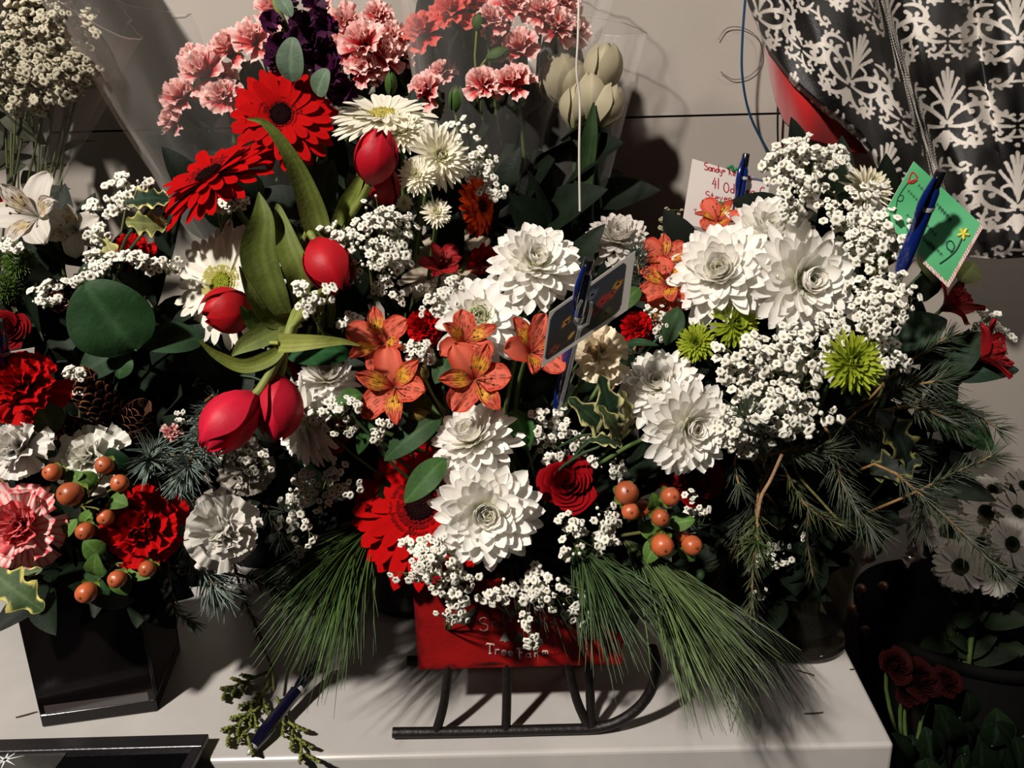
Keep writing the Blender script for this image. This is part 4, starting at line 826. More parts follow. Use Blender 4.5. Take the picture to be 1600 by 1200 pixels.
tul(316, 494, 392, 474, 74, .545, .565, 'small red tulip in front of the creamy white gerbera', [(404, 470, .57), (420, 500, .575), (440, 560, .60), (470, 600, .68)], col=(172, 16, 24))
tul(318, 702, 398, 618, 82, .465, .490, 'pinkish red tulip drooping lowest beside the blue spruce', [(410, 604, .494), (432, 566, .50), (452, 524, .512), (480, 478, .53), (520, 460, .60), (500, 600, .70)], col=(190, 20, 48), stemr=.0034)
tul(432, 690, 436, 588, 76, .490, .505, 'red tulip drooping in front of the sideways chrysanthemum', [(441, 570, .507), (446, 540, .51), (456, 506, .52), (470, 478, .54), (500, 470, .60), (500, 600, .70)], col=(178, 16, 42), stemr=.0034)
TL = 'tulip leaves'
strap([(452, 500, .575), (428, 470, .565), (404, 400, .562), (410, 340, .565), (404, 300, .575)], [20, 48, 56, 34, 2], 'broad upright tulip leaf beside the creamy white gerbera', (92, 104, 44), group=TL, fold=.4)
strap([(470, 490, .58), (466, 430, .565), (450, 385, .567), (436, 330, .58), (432, 318, .582)], [14, 40, 38, 14, 2], 'second upright tulip leaf behind the broad one', (104, 116, 50), group=TL)
strap([(508, 400, .585), (494, 350, .575), (474, 288, .565), (446, 232, .555), (414, 193, .55), (386, 186, .548)], [16, 42, 34, 22, 12, 2], 'long tulip leaf arching over the red gerbera', (110, 122, 54), group=TL)
strap([(452, 510, .53), (420, 500, .52), (398, 470, .51), (384, 440, .505), (374, 416, .50)], [14, 22, 20, 12, 2], 'narrow tulip leaf pointing past the small tulip', (98, 108, 52), group=TL)
strap([(446, 540, .50), (420, 560, .495), (380, 572, .49), (340, 556, .485), (310, 532, .48)], [10, 24, 22, 14, 2], 'tulip leaf curving away under the small tulip', (118, 128, 54), group=TL)
strap([(434, 536, .495), (460, 536, .49), (500, 534, .49), (535, 534, .495), (562, 540, .50)], [30, 28, 20, 10, 2], 'pale tulip leaf pointing at the orange alstroemeria', (140, 146, 70), group=TL, fold=.2)
strap([(470, 500, .54), (440, 508, .525), (410, 524, .515), (380, 540, .51), (362, 556, .508)], [20, 34, 36, 24, 3], 'wide tulip leaf lying behind the drooping stems', (112, 124, 62), group=TL)
strap([(462, 498, .55), (424, 512, .54), (392, 498, .53), (376, 478, .525)], [16, 36, 26, 3], 'short green tulip leaf behind the drooping stems', (84, 108, 46), group=TL)
strap([(526, 350, .60), (540, 320, .595), (556, 292, .59), (570, 262, .588)], [18, 24, 18, 4], 'tulip leaf clasping the stem of the upright tulip', (122, 134, 58), group=TL)
strap([(500, 470, .60), (480, 430, .61), (470, 380, .615), (466, 350, .62)], [12, 26, 20, 3], 'dim tulip leaf behind the middle tulip', (70, 84, 40), group=TL)
# --- alstroemerias
OA = dict(col=(196, 82, 58), throat=(214, 158, 46), streak=(70, 18, 14))
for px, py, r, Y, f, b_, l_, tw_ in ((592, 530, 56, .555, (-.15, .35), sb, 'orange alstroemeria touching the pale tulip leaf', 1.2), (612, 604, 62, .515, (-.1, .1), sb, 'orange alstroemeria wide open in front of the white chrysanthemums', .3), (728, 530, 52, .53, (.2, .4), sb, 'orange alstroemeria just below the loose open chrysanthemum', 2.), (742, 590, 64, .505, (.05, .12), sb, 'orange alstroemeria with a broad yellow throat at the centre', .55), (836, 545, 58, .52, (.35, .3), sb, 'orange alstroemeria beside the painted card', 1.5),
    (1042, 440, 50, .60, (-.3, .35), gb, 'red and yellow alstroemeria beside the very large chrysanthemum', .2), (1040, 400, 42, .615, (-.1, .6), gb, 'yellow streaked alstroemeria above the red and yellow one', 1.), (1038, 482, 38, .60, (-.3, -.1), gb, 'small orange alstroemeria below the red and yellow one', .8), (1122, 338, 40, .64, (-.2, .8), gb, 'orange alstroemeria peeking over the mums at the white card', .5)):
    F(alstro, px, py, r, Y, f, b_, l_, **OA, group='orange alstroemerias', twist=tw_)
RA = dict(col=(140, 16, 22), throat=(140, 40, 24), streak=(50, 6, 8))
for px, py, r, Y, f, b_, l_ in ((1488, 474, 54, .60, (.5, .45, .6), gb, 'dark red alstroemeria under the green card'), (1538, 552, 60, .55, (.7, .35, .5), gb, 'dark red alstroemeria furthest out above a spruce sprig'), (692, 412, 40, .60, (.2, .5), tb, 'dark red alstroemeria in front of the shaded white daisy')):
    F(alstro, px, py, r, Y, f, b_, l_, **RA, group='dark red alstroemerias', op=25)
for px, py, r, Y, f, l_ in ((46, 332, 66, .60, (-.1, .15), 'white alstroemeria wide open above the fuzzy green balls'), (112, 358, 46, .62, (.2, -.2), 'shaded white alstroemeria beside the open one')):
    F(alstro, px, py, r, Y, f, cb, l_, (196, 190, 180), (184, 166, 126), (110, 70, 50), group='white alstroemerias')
# --- carnations
F(carnation, 935, 552, 58, .53, (-.1, .15), sb, 'cream carnation behind the clear card pick', (228, 206, 172), (240, 226, 198), npet=20, sharp=.5, mt=MP)
RC = ((140, 5, 8), (172, 7, 9))
for px, py, r, Y, f, b_, l_ in ((222, 822, 72, .475, (.1, .2), cb, 'big red carnation above the black cube vase'), (32, 602, 64, .48, (.1, .35), cb, 'red carnation at the edge of the frame with a white card'), (206, 392, 36, .60, (0, .5), cb, 'red carnation peeking through baby\'s breath below the holly leaf'),
    (755, 408, 32, .64, (-.3, .5), sb, 'red carnation peeking behind the white chrysanthemum'), (664, 512, 34, .59, (.1, .2), sb, 'red carnation between the orange alstroemerias'), (994, 512, 30, .58, (0, .2), sb, 'red carnation beside the cream carnation'), (4, 304, 18, .63, (-.3, 0), cb, 'sliver of a red carnation beside the white alstroemeria')):
    F(carnation, px, py, r, Y, f, b_, l_, *RC, mt=MPR, group='red carnations')
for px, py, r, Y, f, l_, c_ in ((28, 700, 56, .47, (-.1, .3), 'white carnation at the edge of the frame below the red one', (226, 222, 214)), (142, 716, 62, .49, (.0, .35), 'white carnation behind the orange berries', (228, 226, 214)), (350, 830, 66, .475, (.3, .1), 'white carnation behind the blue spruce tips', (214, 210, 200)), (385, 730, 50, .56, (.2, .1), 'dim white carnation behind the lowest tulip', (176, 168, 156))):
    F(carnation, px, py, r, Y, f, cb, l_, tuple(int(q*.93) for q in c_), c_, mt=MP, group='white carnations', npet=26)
F(carnation, 32, 822, 74, .455, (.1, .15), cb, 'white carnation striped with red at the edge of the frame', (214, 60, 70), (232, 206, 198), streak=.9, npet=32, sharp=.45)
F(carnation, 268, 676, 18, .52, (.4, .2), cb, 'pink and white carnation bud beside the pine cone', (200, 60, 60), (226, 190, 182), npet=14)
F(carnation, 58, 664, 16, .52, (.4, .2), cb, 'small pinkish carnation hidden behind the leaf', (190, 110, 110), (214, 190, 184), npet=14)
F(carnation, 96, 470, 26, .60, (.1, .2), cb, 'pale pink carnation between the big leaf and the green balls', (200, 84, 84), (214, 150, 142), npet=20)
# pink carnations in the wrappers
PK = [(272, 186, 28, .84), (283, 150, 34, .83), (318, 108, 42, .825), (350, 150, 32, .81), (358, 76, 34, .84), (396, 62, 36, .83), (300, 88, 22, .86), (345, 118, 26, .84), (498, 12, 26, .85), (540, 36, 34, .84), (566, 66, 42, .82), (600, 84, 36, .83), (566, 104, 30, .82), (612, 60, 30, .84), (585, 116, 20, .83), (536, 84, 26, .83), (424, 14, 30, .86), (590, 24, 24, .85),
      (660, 48, 34, .83), (706, 16, 36, .82), (742, 4, 28, .83), (664, 140, 32, .80), (756, 130, 30, .79), (800, 128, 36, .79), (812, 74, 34, .81), (776, 52, 26, .83), (846, 16, 32, .82), (800, 8, 34, .82), (872, 40, 34, .82), (900, 46, 26, .84), (690, 112, 24, .83), (880, 4, 34, .83), (640, 84, 22, .85), (770, 30, 26, .80)]
PKL = ['lowest pink carnation at the outer edge of the wide clear wrapper', 'pink carnation just above the lowest one at the edge of the wide wrapper', 'large two-toned pink carnation near the outer edge of the wide wrapper', "pink carnation beside the topmost red gerbera's petals", 'pink carnation between the large two-toned one and the purple stock', 'pink carnation touching the lowest purple stock florets, wrapper side', 'small faded pink carnation on the outer rim of the wide wrapper', 'small pink carnation squeezed between two larger ones by the gerbera', "small pink carnation just above the purple stock's inner side", 'pink carnation above the biggest one next to the purple stock', "biggest pink carnation, right against the purple stock's inner side", 'pink carnation beside the biggest one, towards the second wrapper', 'pink carnation hanging just above the creamy white gerbera', 'smaller pink carnation between the two clear wrappers', "small low pink carnation above the creamy white gerbera's petals", 'small pink carnation tucked against the purple stock florets', 'pink carnation behind the tip of the purple stock stem', 'pink carnation high between the purple stock and the second wrapper', 'pink carnation alone on the stock side of the second wrapper', 'hot pink carnation cut by the top of the frame', 'hot coral carnation at the top of the frame beside another one', 'low pink carnation above the small creamy mums', 'low pink carnation with white frills, beside a green bud', 'low pink carnation with white frills, nearest the white tulips', 'pink carnation just above the two low frilled ones', 'small pink carnation lying over a green bud', 'pink carnation high up beside the thin ribbon', 'pale frilled pink carnation cut by the top of the frame', 'large pink carnation nearest the thin white ribbon', 'pink carnation crossed by the thin white ribbon', 'small low pink carnation half behind the low one', 'pink carnation at the top corner of the second wrapper', 'faint pink carnation where the two wrappers meet', 'pink carnation half hidden in the middle of the second wrapper']
for i, (px, py, r, Y) in enumerate(PK):
    hot = i in (19, 20, 18); left = px < 630
    F(carnation, px, py, r*1.2, Y, (U(-.35, .35)+(px-(430 if left else 780))/400., U(.0, .5)), wb1 if left else wb2, PKL[i],
      (206, 58, 62) if not hot else (206, 44, 46), (250, 208, 200) if not hot else (222, 110, 100), npet=18, sharp=.84, group='pink carnations by the purple stock' if left else 'pink carnations beside the white tulips')
# purple stock
stk_ = thing('purple_stock', 'dark purple stock spike rising above the red gerbera', 'flower', tb(), None)
P = bez([at(*q) for q in ((420, -30, .64), (436, 20, .64), (455, 60, .645), (480, 120, .65), (510, 260, .68), (500, 600, .74))], 30); b = B(); b.tube(P, .0028, lin((112, 122, 70)), 8); b.build('stem', MST, stk_)
for (px, py, r) in ((424, 34, 18), (452, 8, 16), (490, 12, 22), (474, 42, 24), (510, 44, 22), (440, 78, 26), (470, 62, 22), (500, 82, 28), (520, 112, 28), (535, 142, 26), (430, 96, 18), (452, 100, 18), (492, 108, 22), (516, 140, 20), (486, 66, 22)):
    p = at(px, py, .625+U(0, .02)); M_ = basis(face(U(-.6, .6), U(-.3, .7)), U(0, 6)); b = B(); R = m(r, p); c = lin((66, 6, 54))
    for i in range(11): b.grid(petal(R, R*1.0, 6, 7, math.radians(-10+7*i), math.radians(10+4*i), 1, .1, fan_w, 0, i*2.4, 0, .1, .12, .08, 3, U(0, 6), .05)@M_.T+p, c*U(.5, 1.15))
    b.build('floret', MP, stk_)
for (x0, y0, x1, y1, w_) in ((456, 128, 458, 58, 44), (496, 150, 512, 108, 34), (436, -6, 456, 26, 24)): leaf((x0, y0, .612), (x1, y1, .606), w_, None, (0, .2, 1), (86, 104, 84), root=stk_, kind='round')
# white tulips in wrapper
for i, (tx, ty, bx, by, w_, Y, l_) in enumerate(((950, 66, 932, 146, 62, .83, 'closed white tulip standing highest in the narrow wrapper'), (925, 112, 920, 186, 56, .82, 'closed white tulip under the highest one'), (962, 132, 936, 198, 54, .815, 'closed white tulip leaning over the wall seam'), (872, 84, 884, 168, 84, .84, 'shaded white tulip partly behind the pink carnations'), (905, 126, 896, 200, 56, .825, 'shaded white tulip behind the thin ribbon'))):
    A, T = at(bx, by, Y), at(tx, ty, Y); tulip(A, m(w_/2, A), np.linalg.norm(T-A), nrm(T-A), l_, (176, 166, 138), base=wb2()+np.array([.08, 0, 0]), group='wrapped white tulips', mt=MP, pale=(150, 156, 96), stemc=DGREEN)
for i in range(13):
    x = U(800, 925); strap([(x*.5+435, 560, .87), (x*.7+262, 420, .86), (x, 290, .845), (x+U(-10, 20), U(165, 230), .84)], [30, 46, 44, 4], 'dark green tulip leaf inside the narrow wrapper', (30, 48, 26), group='wrapped tulip leaves', fold=.35)
strap([(905, 360, .82), (912, 280, .81), (922, 210, .80), (928, 160, .80)], [26, 30, 24, 3], 'tulip leaf standing in front of the closed white tulips', (44, 66, 34), group=TL)
# --- roses
for px, py, r, Y, f, b_, l_ in ((886, 756, 48, .515, (-.1, .35), sb, 'deep red rose between the lowest chrysanthemum and the orange berries'), (1092, 752, 44, .56, (.3, -.1), sb, 'dark red rose under the overhanging white chrysanthemum'), (14, 514, 34, .56, (.2, .2), cb, 'dark red rose above the red carnation at the edge'), (522, 680, 30, .58, (0, 0), sb, 'red rose almost hidden by the sideways chrysanthemum'), (478, 566, 34, .60, (-.2, .2), sb, 'dark red rose behind the two drooping tulips'), (745, 734, 24, .56, (0, 0), sb, 'sliver of a red rose behind the tilted chrysanthemum'), (1052, 742, 26, .57, (0, 0), sb, 'half hidden red rose behind the overhanging chrysanthemum')):
    F(rose, px, py, r, Y, f, b_, l_, col=(126, 6, 14) if r > 35 else (110, 6, 12), group='dark red roses')
# --- baby's breath: cx, cy, rx, ry, count, size px, Y, base, label, options
GY = "baby's breath sprigs"
for a, k in [((190, 290, 46, 32, 46, 13, .60, cb, "baby's breath beside the cream-edged holly leaf"), dict(tilt=-.5)), ((150, 340, 34, 34, 34, 13, .60, cb, "baby's breath beside the shaded white alstroemeria"), {}),
    ((226, 408, 62, 18, 54, 12, .585, cb, "baby's breath lying across the half hidden red carnation"), dict(tilt=-.05)), ((160, 412, 36, 18, 30, 12, .585, cb, "baby's breath just above the big round leaf"), dict(tilt=-.1)), ((92, 450, 46, 20, 36, 12, .585, cb, "baby's breath between the green balls and the big round leaf"), dict(tilt=-.4)),
    ((118, 596, 26, 24, 34, 11, .53, cb, "little cluster of baby's breath beside the pine cones"), {}), ((22, 380, 30, 22, 22, 11, .58, cb, "baby's breath under the open white alstroemeria"), {}), ((340, 330, 48, 22, 26, 13, .585, tb, "baby's breath under the tilted red gerbera"), dict(tilt=-.1)),
    ((575, 378, 66, 58, 170, 12.5, .575, tb, "dense baby's breath beside the middle red tulip"), {}), ((492, 462, 34, 24, 46, 12.5, .515, tb, "small tuft of baby's breath on the drooping tulip stems"), {}), ((600, 448, 34, 40, 26, 12, .60, tb, "loose baby's breath above the orange alstroemerias"), {}), ((528, 500, 34, 28, 14, 11, .59, tb, "sparse baby's breath above the pale tulip leaf"), {}),
    ((728, 236, 52, 34, 80, 11, .625, tb, "baby's breath beside the creamy mums, near the wrapped carnations"), dict(tilt=.9)), ((762, 284, 32, 22, 36, 11, .63, tb, "baby's breath above the orange gerbera"), dict(tilt=.3)), ((682, 462, 42, 30, 66, 12, .585, sb, "baby's breath beside the loose open chrysanthemum"), dict(tilt=-.4)),
    ((654, 550, 30, 20, 40, 11, .55, sb, "tuft of baby's breath between the orange alstroemerias"), {}), ((520, 648, 42, 30, 60, 11, .515, sb, "baby's breath in front of the sideways chrysanthemum"), dict(tilt=.2)), ((592, 664, 26, 22, 30, 10, .52, sb, "baby's breath just below the open orange alstroemeria"), {}), ((505, 760, 60, 34, 56, 11, .54, sb, "baby's breath between the gerbera and the sideways chrysanthemum"), dict(tilt=-.3)), ((462, 810, 26, 54, 56, 11, .53, sb, "hanging baby's breath above the long pine needles"), {}),
    ((676, 890, 66, 46, 120, 12.5, .475, sb, "baby's breath spilling over the corner of the red sled board"), dict(tilt=.3, fy=.1)), ((694, 948, 40, 28, 36, 12.5, .478, sb, "lowest tuft of baby's breath beside the first painted letter"), dict(tilt=.4, fy=0)), ((800, 928, 44, 30, 40, 12.5, .475, sb, "baby's breath covering the painted word on the sled"), dict(fy=.1)), ((872, 926, 62, 38, 58, 12.5, .478, sb, "baby's breath over the board beside the pine needles"), dict(tilt=.3, fy=.1)), ((828, 978, 24, 34, 22, 12, .474, sb, "baby's breath hanging down to the painted tree"), dict(fy=.1)), ((922, 834, 48, 46, 62, 13, .485, sb, "baby's breath between the rose and the orange berries"), dict(tilt=-.7)),
    ((872, 684, 42, 46, 60, 11.5, .54, sb, "baby's breath beside the cream-edged holly"), {}), ((838, 668, 26, 30, 24, 11, .54, sb, "baby's breath beside the tilted chrysanthemum"), {}), ((940, 728, 30, 30, 26, 10, .54, sb, "small baby's breath cluster beside the deep red rose"), {}), ((1090, 794, 26, 24, 22, 10, .53, sb, "sparse baby's breath beside the last orange berry"), {}), ((1024, 500, 18, 30, 34, 9, .58, sb, "small baby's breath tuft under the red and yellow alstroemeria"), {}),
    ((1262, 258, 60, 42, 130, 13, .58, gb, "topmost dense baby's breath below the red cloth"), {}), ((1242, 306, 36, 30, 50, 13, .57, gb, "baby's breath just above the big white chrysanthemums"), {}), ((1330, 330, 62, 48, 90, 14, .565, gb, "baby's breath beside the small creamy chrysanthemum"), {}), ((1376, 376, 54, 50, 104, 14, .515, gb, "baby's breath in front of the green card's pen"), {}), ((1382, 476, 56, 48, 120, 14, .495, gb, "baby's breath beside the dark red alstroemerias"), {}), ((1310, 500, 34, 22, 30, 13, .54, gb, "baby's breath under the big chrysanthemum, above the green spider mum"), {}),
    ((1262, 556, 58, 52, 110, 15, .505, gb, "baby's breath just beside the green spider mum"), {}), ((1182, 566, 62, 46, 120, 14.5, .51, gb, "baby's breath under the green button mums"), {}), ((1220, 636, 80, 44, 140, 15, .495, gb, "widest baby's breath sprig above the bare twigs"), {}), ((1180, 680, 52, 34, 60, 13, .50, gb, "lowest baby's breath sprig hanging above the spruce tips"), {}), ((1388, 558, 32, 28, 50, 13, .50, gb, "baby's breath on the outer side of the green spider mum"), {}), ((1556, 512, 36, 26, 40, 11, .60, gb, "baby's breath behind the outermost dark red alstroemeria"), {}),
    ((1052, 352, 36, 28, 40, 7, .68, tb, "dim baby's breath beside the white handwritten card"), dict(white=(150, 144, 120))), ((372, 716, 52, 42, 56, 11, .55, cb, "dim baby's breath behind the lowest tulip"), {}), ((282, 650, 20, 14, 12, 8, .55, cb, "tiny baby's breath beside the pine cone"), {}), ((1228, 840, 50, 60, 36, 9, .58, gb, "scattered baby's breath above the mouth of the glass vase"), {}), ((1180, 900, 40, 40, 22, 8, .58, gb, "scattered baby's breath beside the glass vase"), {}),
    ((960, 445, 12, 12, 6, 10, .60, sb, "few baby's breath heads behind the painted card"), {})]:
    a = list(a); a[7] = a[7](); gyp(*a, group=GY, **k)
# the big wrapped bunch
for i, (cx, cy, rx, ry, n_, Y) in enumerate(((40, 100, 66, 50, 150, .79), (104, 106, 46, 46, 80, .78), (-10, 20, 60, 60, 90, .79), (60, 20, 60, 50, 110, .77), (110, 60, 44, 60, 80, .79), (20, 80, 60, 50, 110, .76), (80, 110, 56, 46, 100, .77), (0, 130, 50, 36, 60, .78), (60, 140, 56, 28, 50, .80), (20, 165, 50, 20, 20, .81), (110, -50, 50, 60, 60, .8), (20, -70, 70, 60, 80, .79))):
    gyp(cx, cy, rx, ry, n_, 12, Y, wb3(), ["baby's breath filling the middle of the big clear wrapper", "baby's breath at the inner side of the big wrapper", "baby's breath at the top corner of the big wrapper", "baby's breath high in the big wrapper", "baby's breath against the inner film of the big wrapper", "baby's breath near the frame edge in the big wrapper", "baby's breath just below the middle of the big wrapper", "baby's breath low at the frame edge in the big wrapper", "baby's breath low on the inner side of the big wrapper", "lowest sparse baby's breath in the big wrapper", "baby's breath above the frame at the wrapper's inner side", "baby's breath above the frame at the top of the big wrapper"][i], group="wrapped baby's breath", dY=.03, white=(214, 206, 184))
# --- big leaves and holly
leaf((214, 548, .545), (132, 442, .535), 124, 'large round green leaf behind the small leaves', (-.1, .35, 1), (32, 60, 30), kind='round', base=cb(), bend=.08)
for a in [((205, 545, .56), (122, 592, .55), 60, 'dark leaf under the large round leaf', (0, .4, 1), (24, 48, 26)), ((196, 552, .55), (186, 592, .545), 44, 'small green leaf pointing down at the pine cones', (0, .2, 1), (40, 70, 36)),
    ((318, 532, .57), (214, 538, .555), 58, 'long dark leaf beside the large round leaf', (0, .5, 1), (34, 58, 34)), ((300, 600, .60), (240, 520, .59), 60, 'very dark leaf below the creamy white gerbera', (0, .3, 1), (20, 34, 22)), ((350, 600, .60), (300, 500, .59), 60, 'shaded leaf under the small tulip', (0, .3, 1), (24, 38, 24)),
    ((88, 676, .50), (34, 590, .49), 60, 'olive leaf below the red carnation with the card', (.2, .2, 1), (62, 74, 36)), ((120, 460, .60), (180, 400, .60), 40, 'dim leaf above the large round leaf', (0, .5, 1), (40, 56, 34)), ((192, 740, .485), (170, 700, .48), 40, 'dark leaf behind the orange berries', (.2, .4, 1), (22, 50, 28)),
    ((696, 716, .50), (632, 786, .485), 44, 'pointed green leaf lying on the red gerbera', (.2, .5, 1), (52, 82, 38)), ((690, 650, .52), (600, 720, .51), 46, 'long dark leaf below the open alstroemeria', (.1, .5, 1), (36, 62, 30)), ((566, 616, .515), (524, 630, .505), 30, 'small green leaf on the sideways chrysanthemum', (0, .4, 1), (62, 94, 44)), ((580, 640, .525), (560, 710, .515), 26, 'narrow leaf hanging below the alstroemeria', (.3, .2, 1), (46, 78, 36)),
    ((800, 640, .53), (826, 702, .515), 42, 'bright green leaf curling beside the tilted chrysanthemum', (.2, .3, 1), (48, 92, 40)), ((548, 552, .575), (450, 560, .565), 56, 'dark green leaf under the pale tulip leaf', (0, .6, 1), (24, 66, 30)), ((700, 560, .55), (680, 600, .54), 30, 'leaf between the two middle alstroemerias', (0, .4, 1), (44, 70, 36)), ((672, 620, .54), (640, 660, .53), 34, 'leaf beside an alstroemeria bud', (0, .4, 1), (56, 80, 42)),
    ((1060, 480, .575), (1040, 540, .565), 34, 'green leaf beside the smaller green button mum', (0, .3, 1), (44, 66, 38)), ((970, 540, .575), (1030, 540, .56), 16, 'narrow leaf beside the cream carnation', (0, .7, 1), (28, 56, 32)), ((1000, 450, .59), (960, 490, .58), 30, 'small leaf behind the painted card corner', (0, .4, 1), (56, 82, 36)),
    ((1380, 540, .57), (1480, 500, .56), 64, 'broad dark leaf under the dark red alstroemerias', (.1, .4, 1), (28, 50, 30)), ((1440, 590, .565), (1540, 520, .55), 60, 'dark leaf behind the outermost alstroemeria', (.1, .3, 1), (30, 48, 30)), ((1480, 590, .56), (1592, 578, .55), 44, 'dark pointed leaf under the outermost alstroemeria', (.1, .6, 1), (22, 40, 26)), ((1440, 640, .545), (1554, 702, .53), 66, 'long pointed leaf below the outer spruce sprig', (.2, .4, 1), (38, 66, 36)),
    ((1460, 430, .59), (1430, 400, .58), 50, 'olive leaf below the green card', (0, .3, 1), (58, 64, 26)), ((1500, 440, .60), (1524, 410, .60), 40, 'dim olive leaf beside the green card', (0, .3, 1), (56, 60, 28)), ((1060, 920, .55), (1102, 890, .54), 30, 'pale green leaf beside the long pine needles', (.2, .4, 1), (66, 92, 58)), ((40, 880, .47), (96, 830, .465), 52, 'dark leaf between the striped carnation and the berries', (.1, .3, 1), (24, 44, 26)), ((140, 870, .47), (170, 930, .465), 34, 'small leaf below the orange berries', (0, .4, 1), (40, 70, 34)),
    ((640, 330, .625), (600, 350, .62), 50, 'dark scalloped leaf beside the tiny creamy mum', (0, .4, 1), (24, 44, 26)), ((590, 350, .63), (640, 372, .62), 40, 'dark green leaf above the dense baby\'s breath', (0, .4, 1), (28, 48, 28)), ((500, 330, .66), (520, 250, .65), 60, 'grey green leaf beside the topmost gerbera', (0, .3, 1), (50, 66, 56)), ((870, 200, .8), (810, 60, .8), 0.5, None, (0, 0, 1), (30, 60, 30))]:
    if a[3] is None: continue
    bs_ = cb if a[0][0] < 345 else (tb if a[0][1] < 360 and a[0][0] < 700 else (sb if a[0][0] < 1070 else gb))
    leaf(*a[:6], base=bs_(), group='loose leaves')
for a, k in [(((266, 312, .59), (196, 318, .58), 50, 'dark holly leaf with a cream edge beside the tilted gerbera', (0, .5, 1), (24, 44, 28)), dict(rim=(206, 196, 130))), (((262, 350, .59), (196, 346, .58), 40, 'pale underside of a holly leaf below the dark one', (0, -.3, 1), (112, 118, 70)), dict(rim=(206, 200, 120))), (((196, 420, .60), (160, 370, .59), 30, 'cream holly leaf beside the half hidden carnation', (0, .2, 1), (180, 176, 120)), dict(rim=(214, 206, 120))),
    (((955, 694, .52), (938, 586, .50), 50, 'upright holly leaf with a cream edge below the cream carnation', (.1, .2, 1), (30, 50, 30)), dict(rim=(206, 200, 140))), (((958, 690, .52), (888, 622, .505), 44, 'holly leaf with a cream edge pointing at the painted card', (0, .3, 1), (34, 52, 30)), dict(rim=(200, 194, 130))), (((968, 690, .515), (936, 634, .495), 30, 'small olive holly leaf in the middle of its sprig', (0, .3, 1), (66, 78, 44)), dict(rim=(206, 200, 140))), (((972, 684, .52), (972, 610, .505), 26, 'thin cream holly leaf beside the white chrysanthemum', (.6, .2, 1), (120, 120, 70)), dict(rim=(216, 208, 150))), (((972, 694, .51), (920, 688, .495), 26, 'lowest little holly leaf below the cream carnation', (0, .5, 1), (40, 56, 34)), dict(rim=(206, 200, 140))),
    (((-14, 890, .44), (68, 954, .43), 62, 'cream-edged holly leaf under the striped carnation', (.1, .4, 1), (64, 84, 50)), dict(rim=(206, 196, 110))), (((-10, 920, .45), (66, 890, .445), 34, 'upper holly leaf under the striped carnation', (.1, .5, 1), (70, 84, 54)), dict(rim=(206, 200, 130))), (((1370, 640, .53), (1420, 730, .52), 66, 'dark holly leaf with a thin cream edge under the spruce', (.2, .3, 1), (14, 24, 16)), dict(rim=(112, 108, 60))), (((1360, 740, .53), (1440, 716, .52), 56, 'shaded holly leaf below the dark one', (.2, .4, 1), (14, 26, 16)), dict(rim=(110, 106, 62)))]:
    bs_ = cb if a[0][0] < 345 else (sb if a[0][0] < 1070 else gb); leaf(*a, base=bs_(), kind='holly', group='holly leaves', name='holly_leaf', **k)
# alstroemeria buds
for px, py, x2, y2, l_ in ((672, 650, 640, 648, 'olive alstroemeria bud below the orange blooms'), (664, 592, 656, 572, 'small green bud between the orange alstroemerias')):
    A, T = at(px, py, .525), at(x2, y2, .515); tulip(A, m(11, A), np.linalg.norm(T-A), nrm(T-A), l_, (120, 104, 50), base=sb(), name='flower_bud', stemr=.001, mt=MLF)
# --- berries
hyper([(82, 738, 14, .455, -.2, .1), (110, 772, 19, .445, -.3, .2), (163, 727, 14, .455, .1, .1), (187, 755, 14, .455, .3, .2), (165, 808, 13, .455, .2, -.2), (133, 830, 14, .45, 0, -.3)], cb(), 'orange hypericum berries above the big red carnation', [(128, 790, .47), (100, 760, .465, 30, -20, 30), (150, 760, .465, -30, -20, 30), (120, 810, .465, -20, 30, 30), (170, 780, .465, 30, 10, 30), (130, 830, .465, 20, -34, 30)])
hyper([(183, 905, 14, .45, -.1, 0), (135, 926, 16, .445, -.1, -.3), (230, 889, 13, .455, .1, -.1)], cb(), 'orange hypericum berries below the big red carnation', [(180, 880, .47), (180, 890, .46, 20, 40, 34), (160, 870, .465, -30, -24, 34), (200, 890, .465, 40, 10, 30), (150, 900, .46, 0, -36, 30)])
hyper([(979, 770, 19, .49, -.1, .3), (985, 799, 14, .485, 0, 0), (1048, 776, 15, .49, .2, .1), (1032, 809, 14, .485, .2, -.1), (1004, 794, 14, .50, 0, 0), (1035, 852, 18, .48, .1, -.3), (1081, 852, 16, .495, .3, -.1), (1066, 836, 11, .50, .2, .2)], sb(), 'orange hypericum berries beside the deep red rose', [(1015, 830, .51), (1000, 820, .50, 34, 20, 34), (1020, 800, .50, 0, -30, 26), (1046, 820, .50, 40, -8, 30), (1030, 840, .50, -20, 40, 30), (1060, 850, .5, 26, 26, 30)])
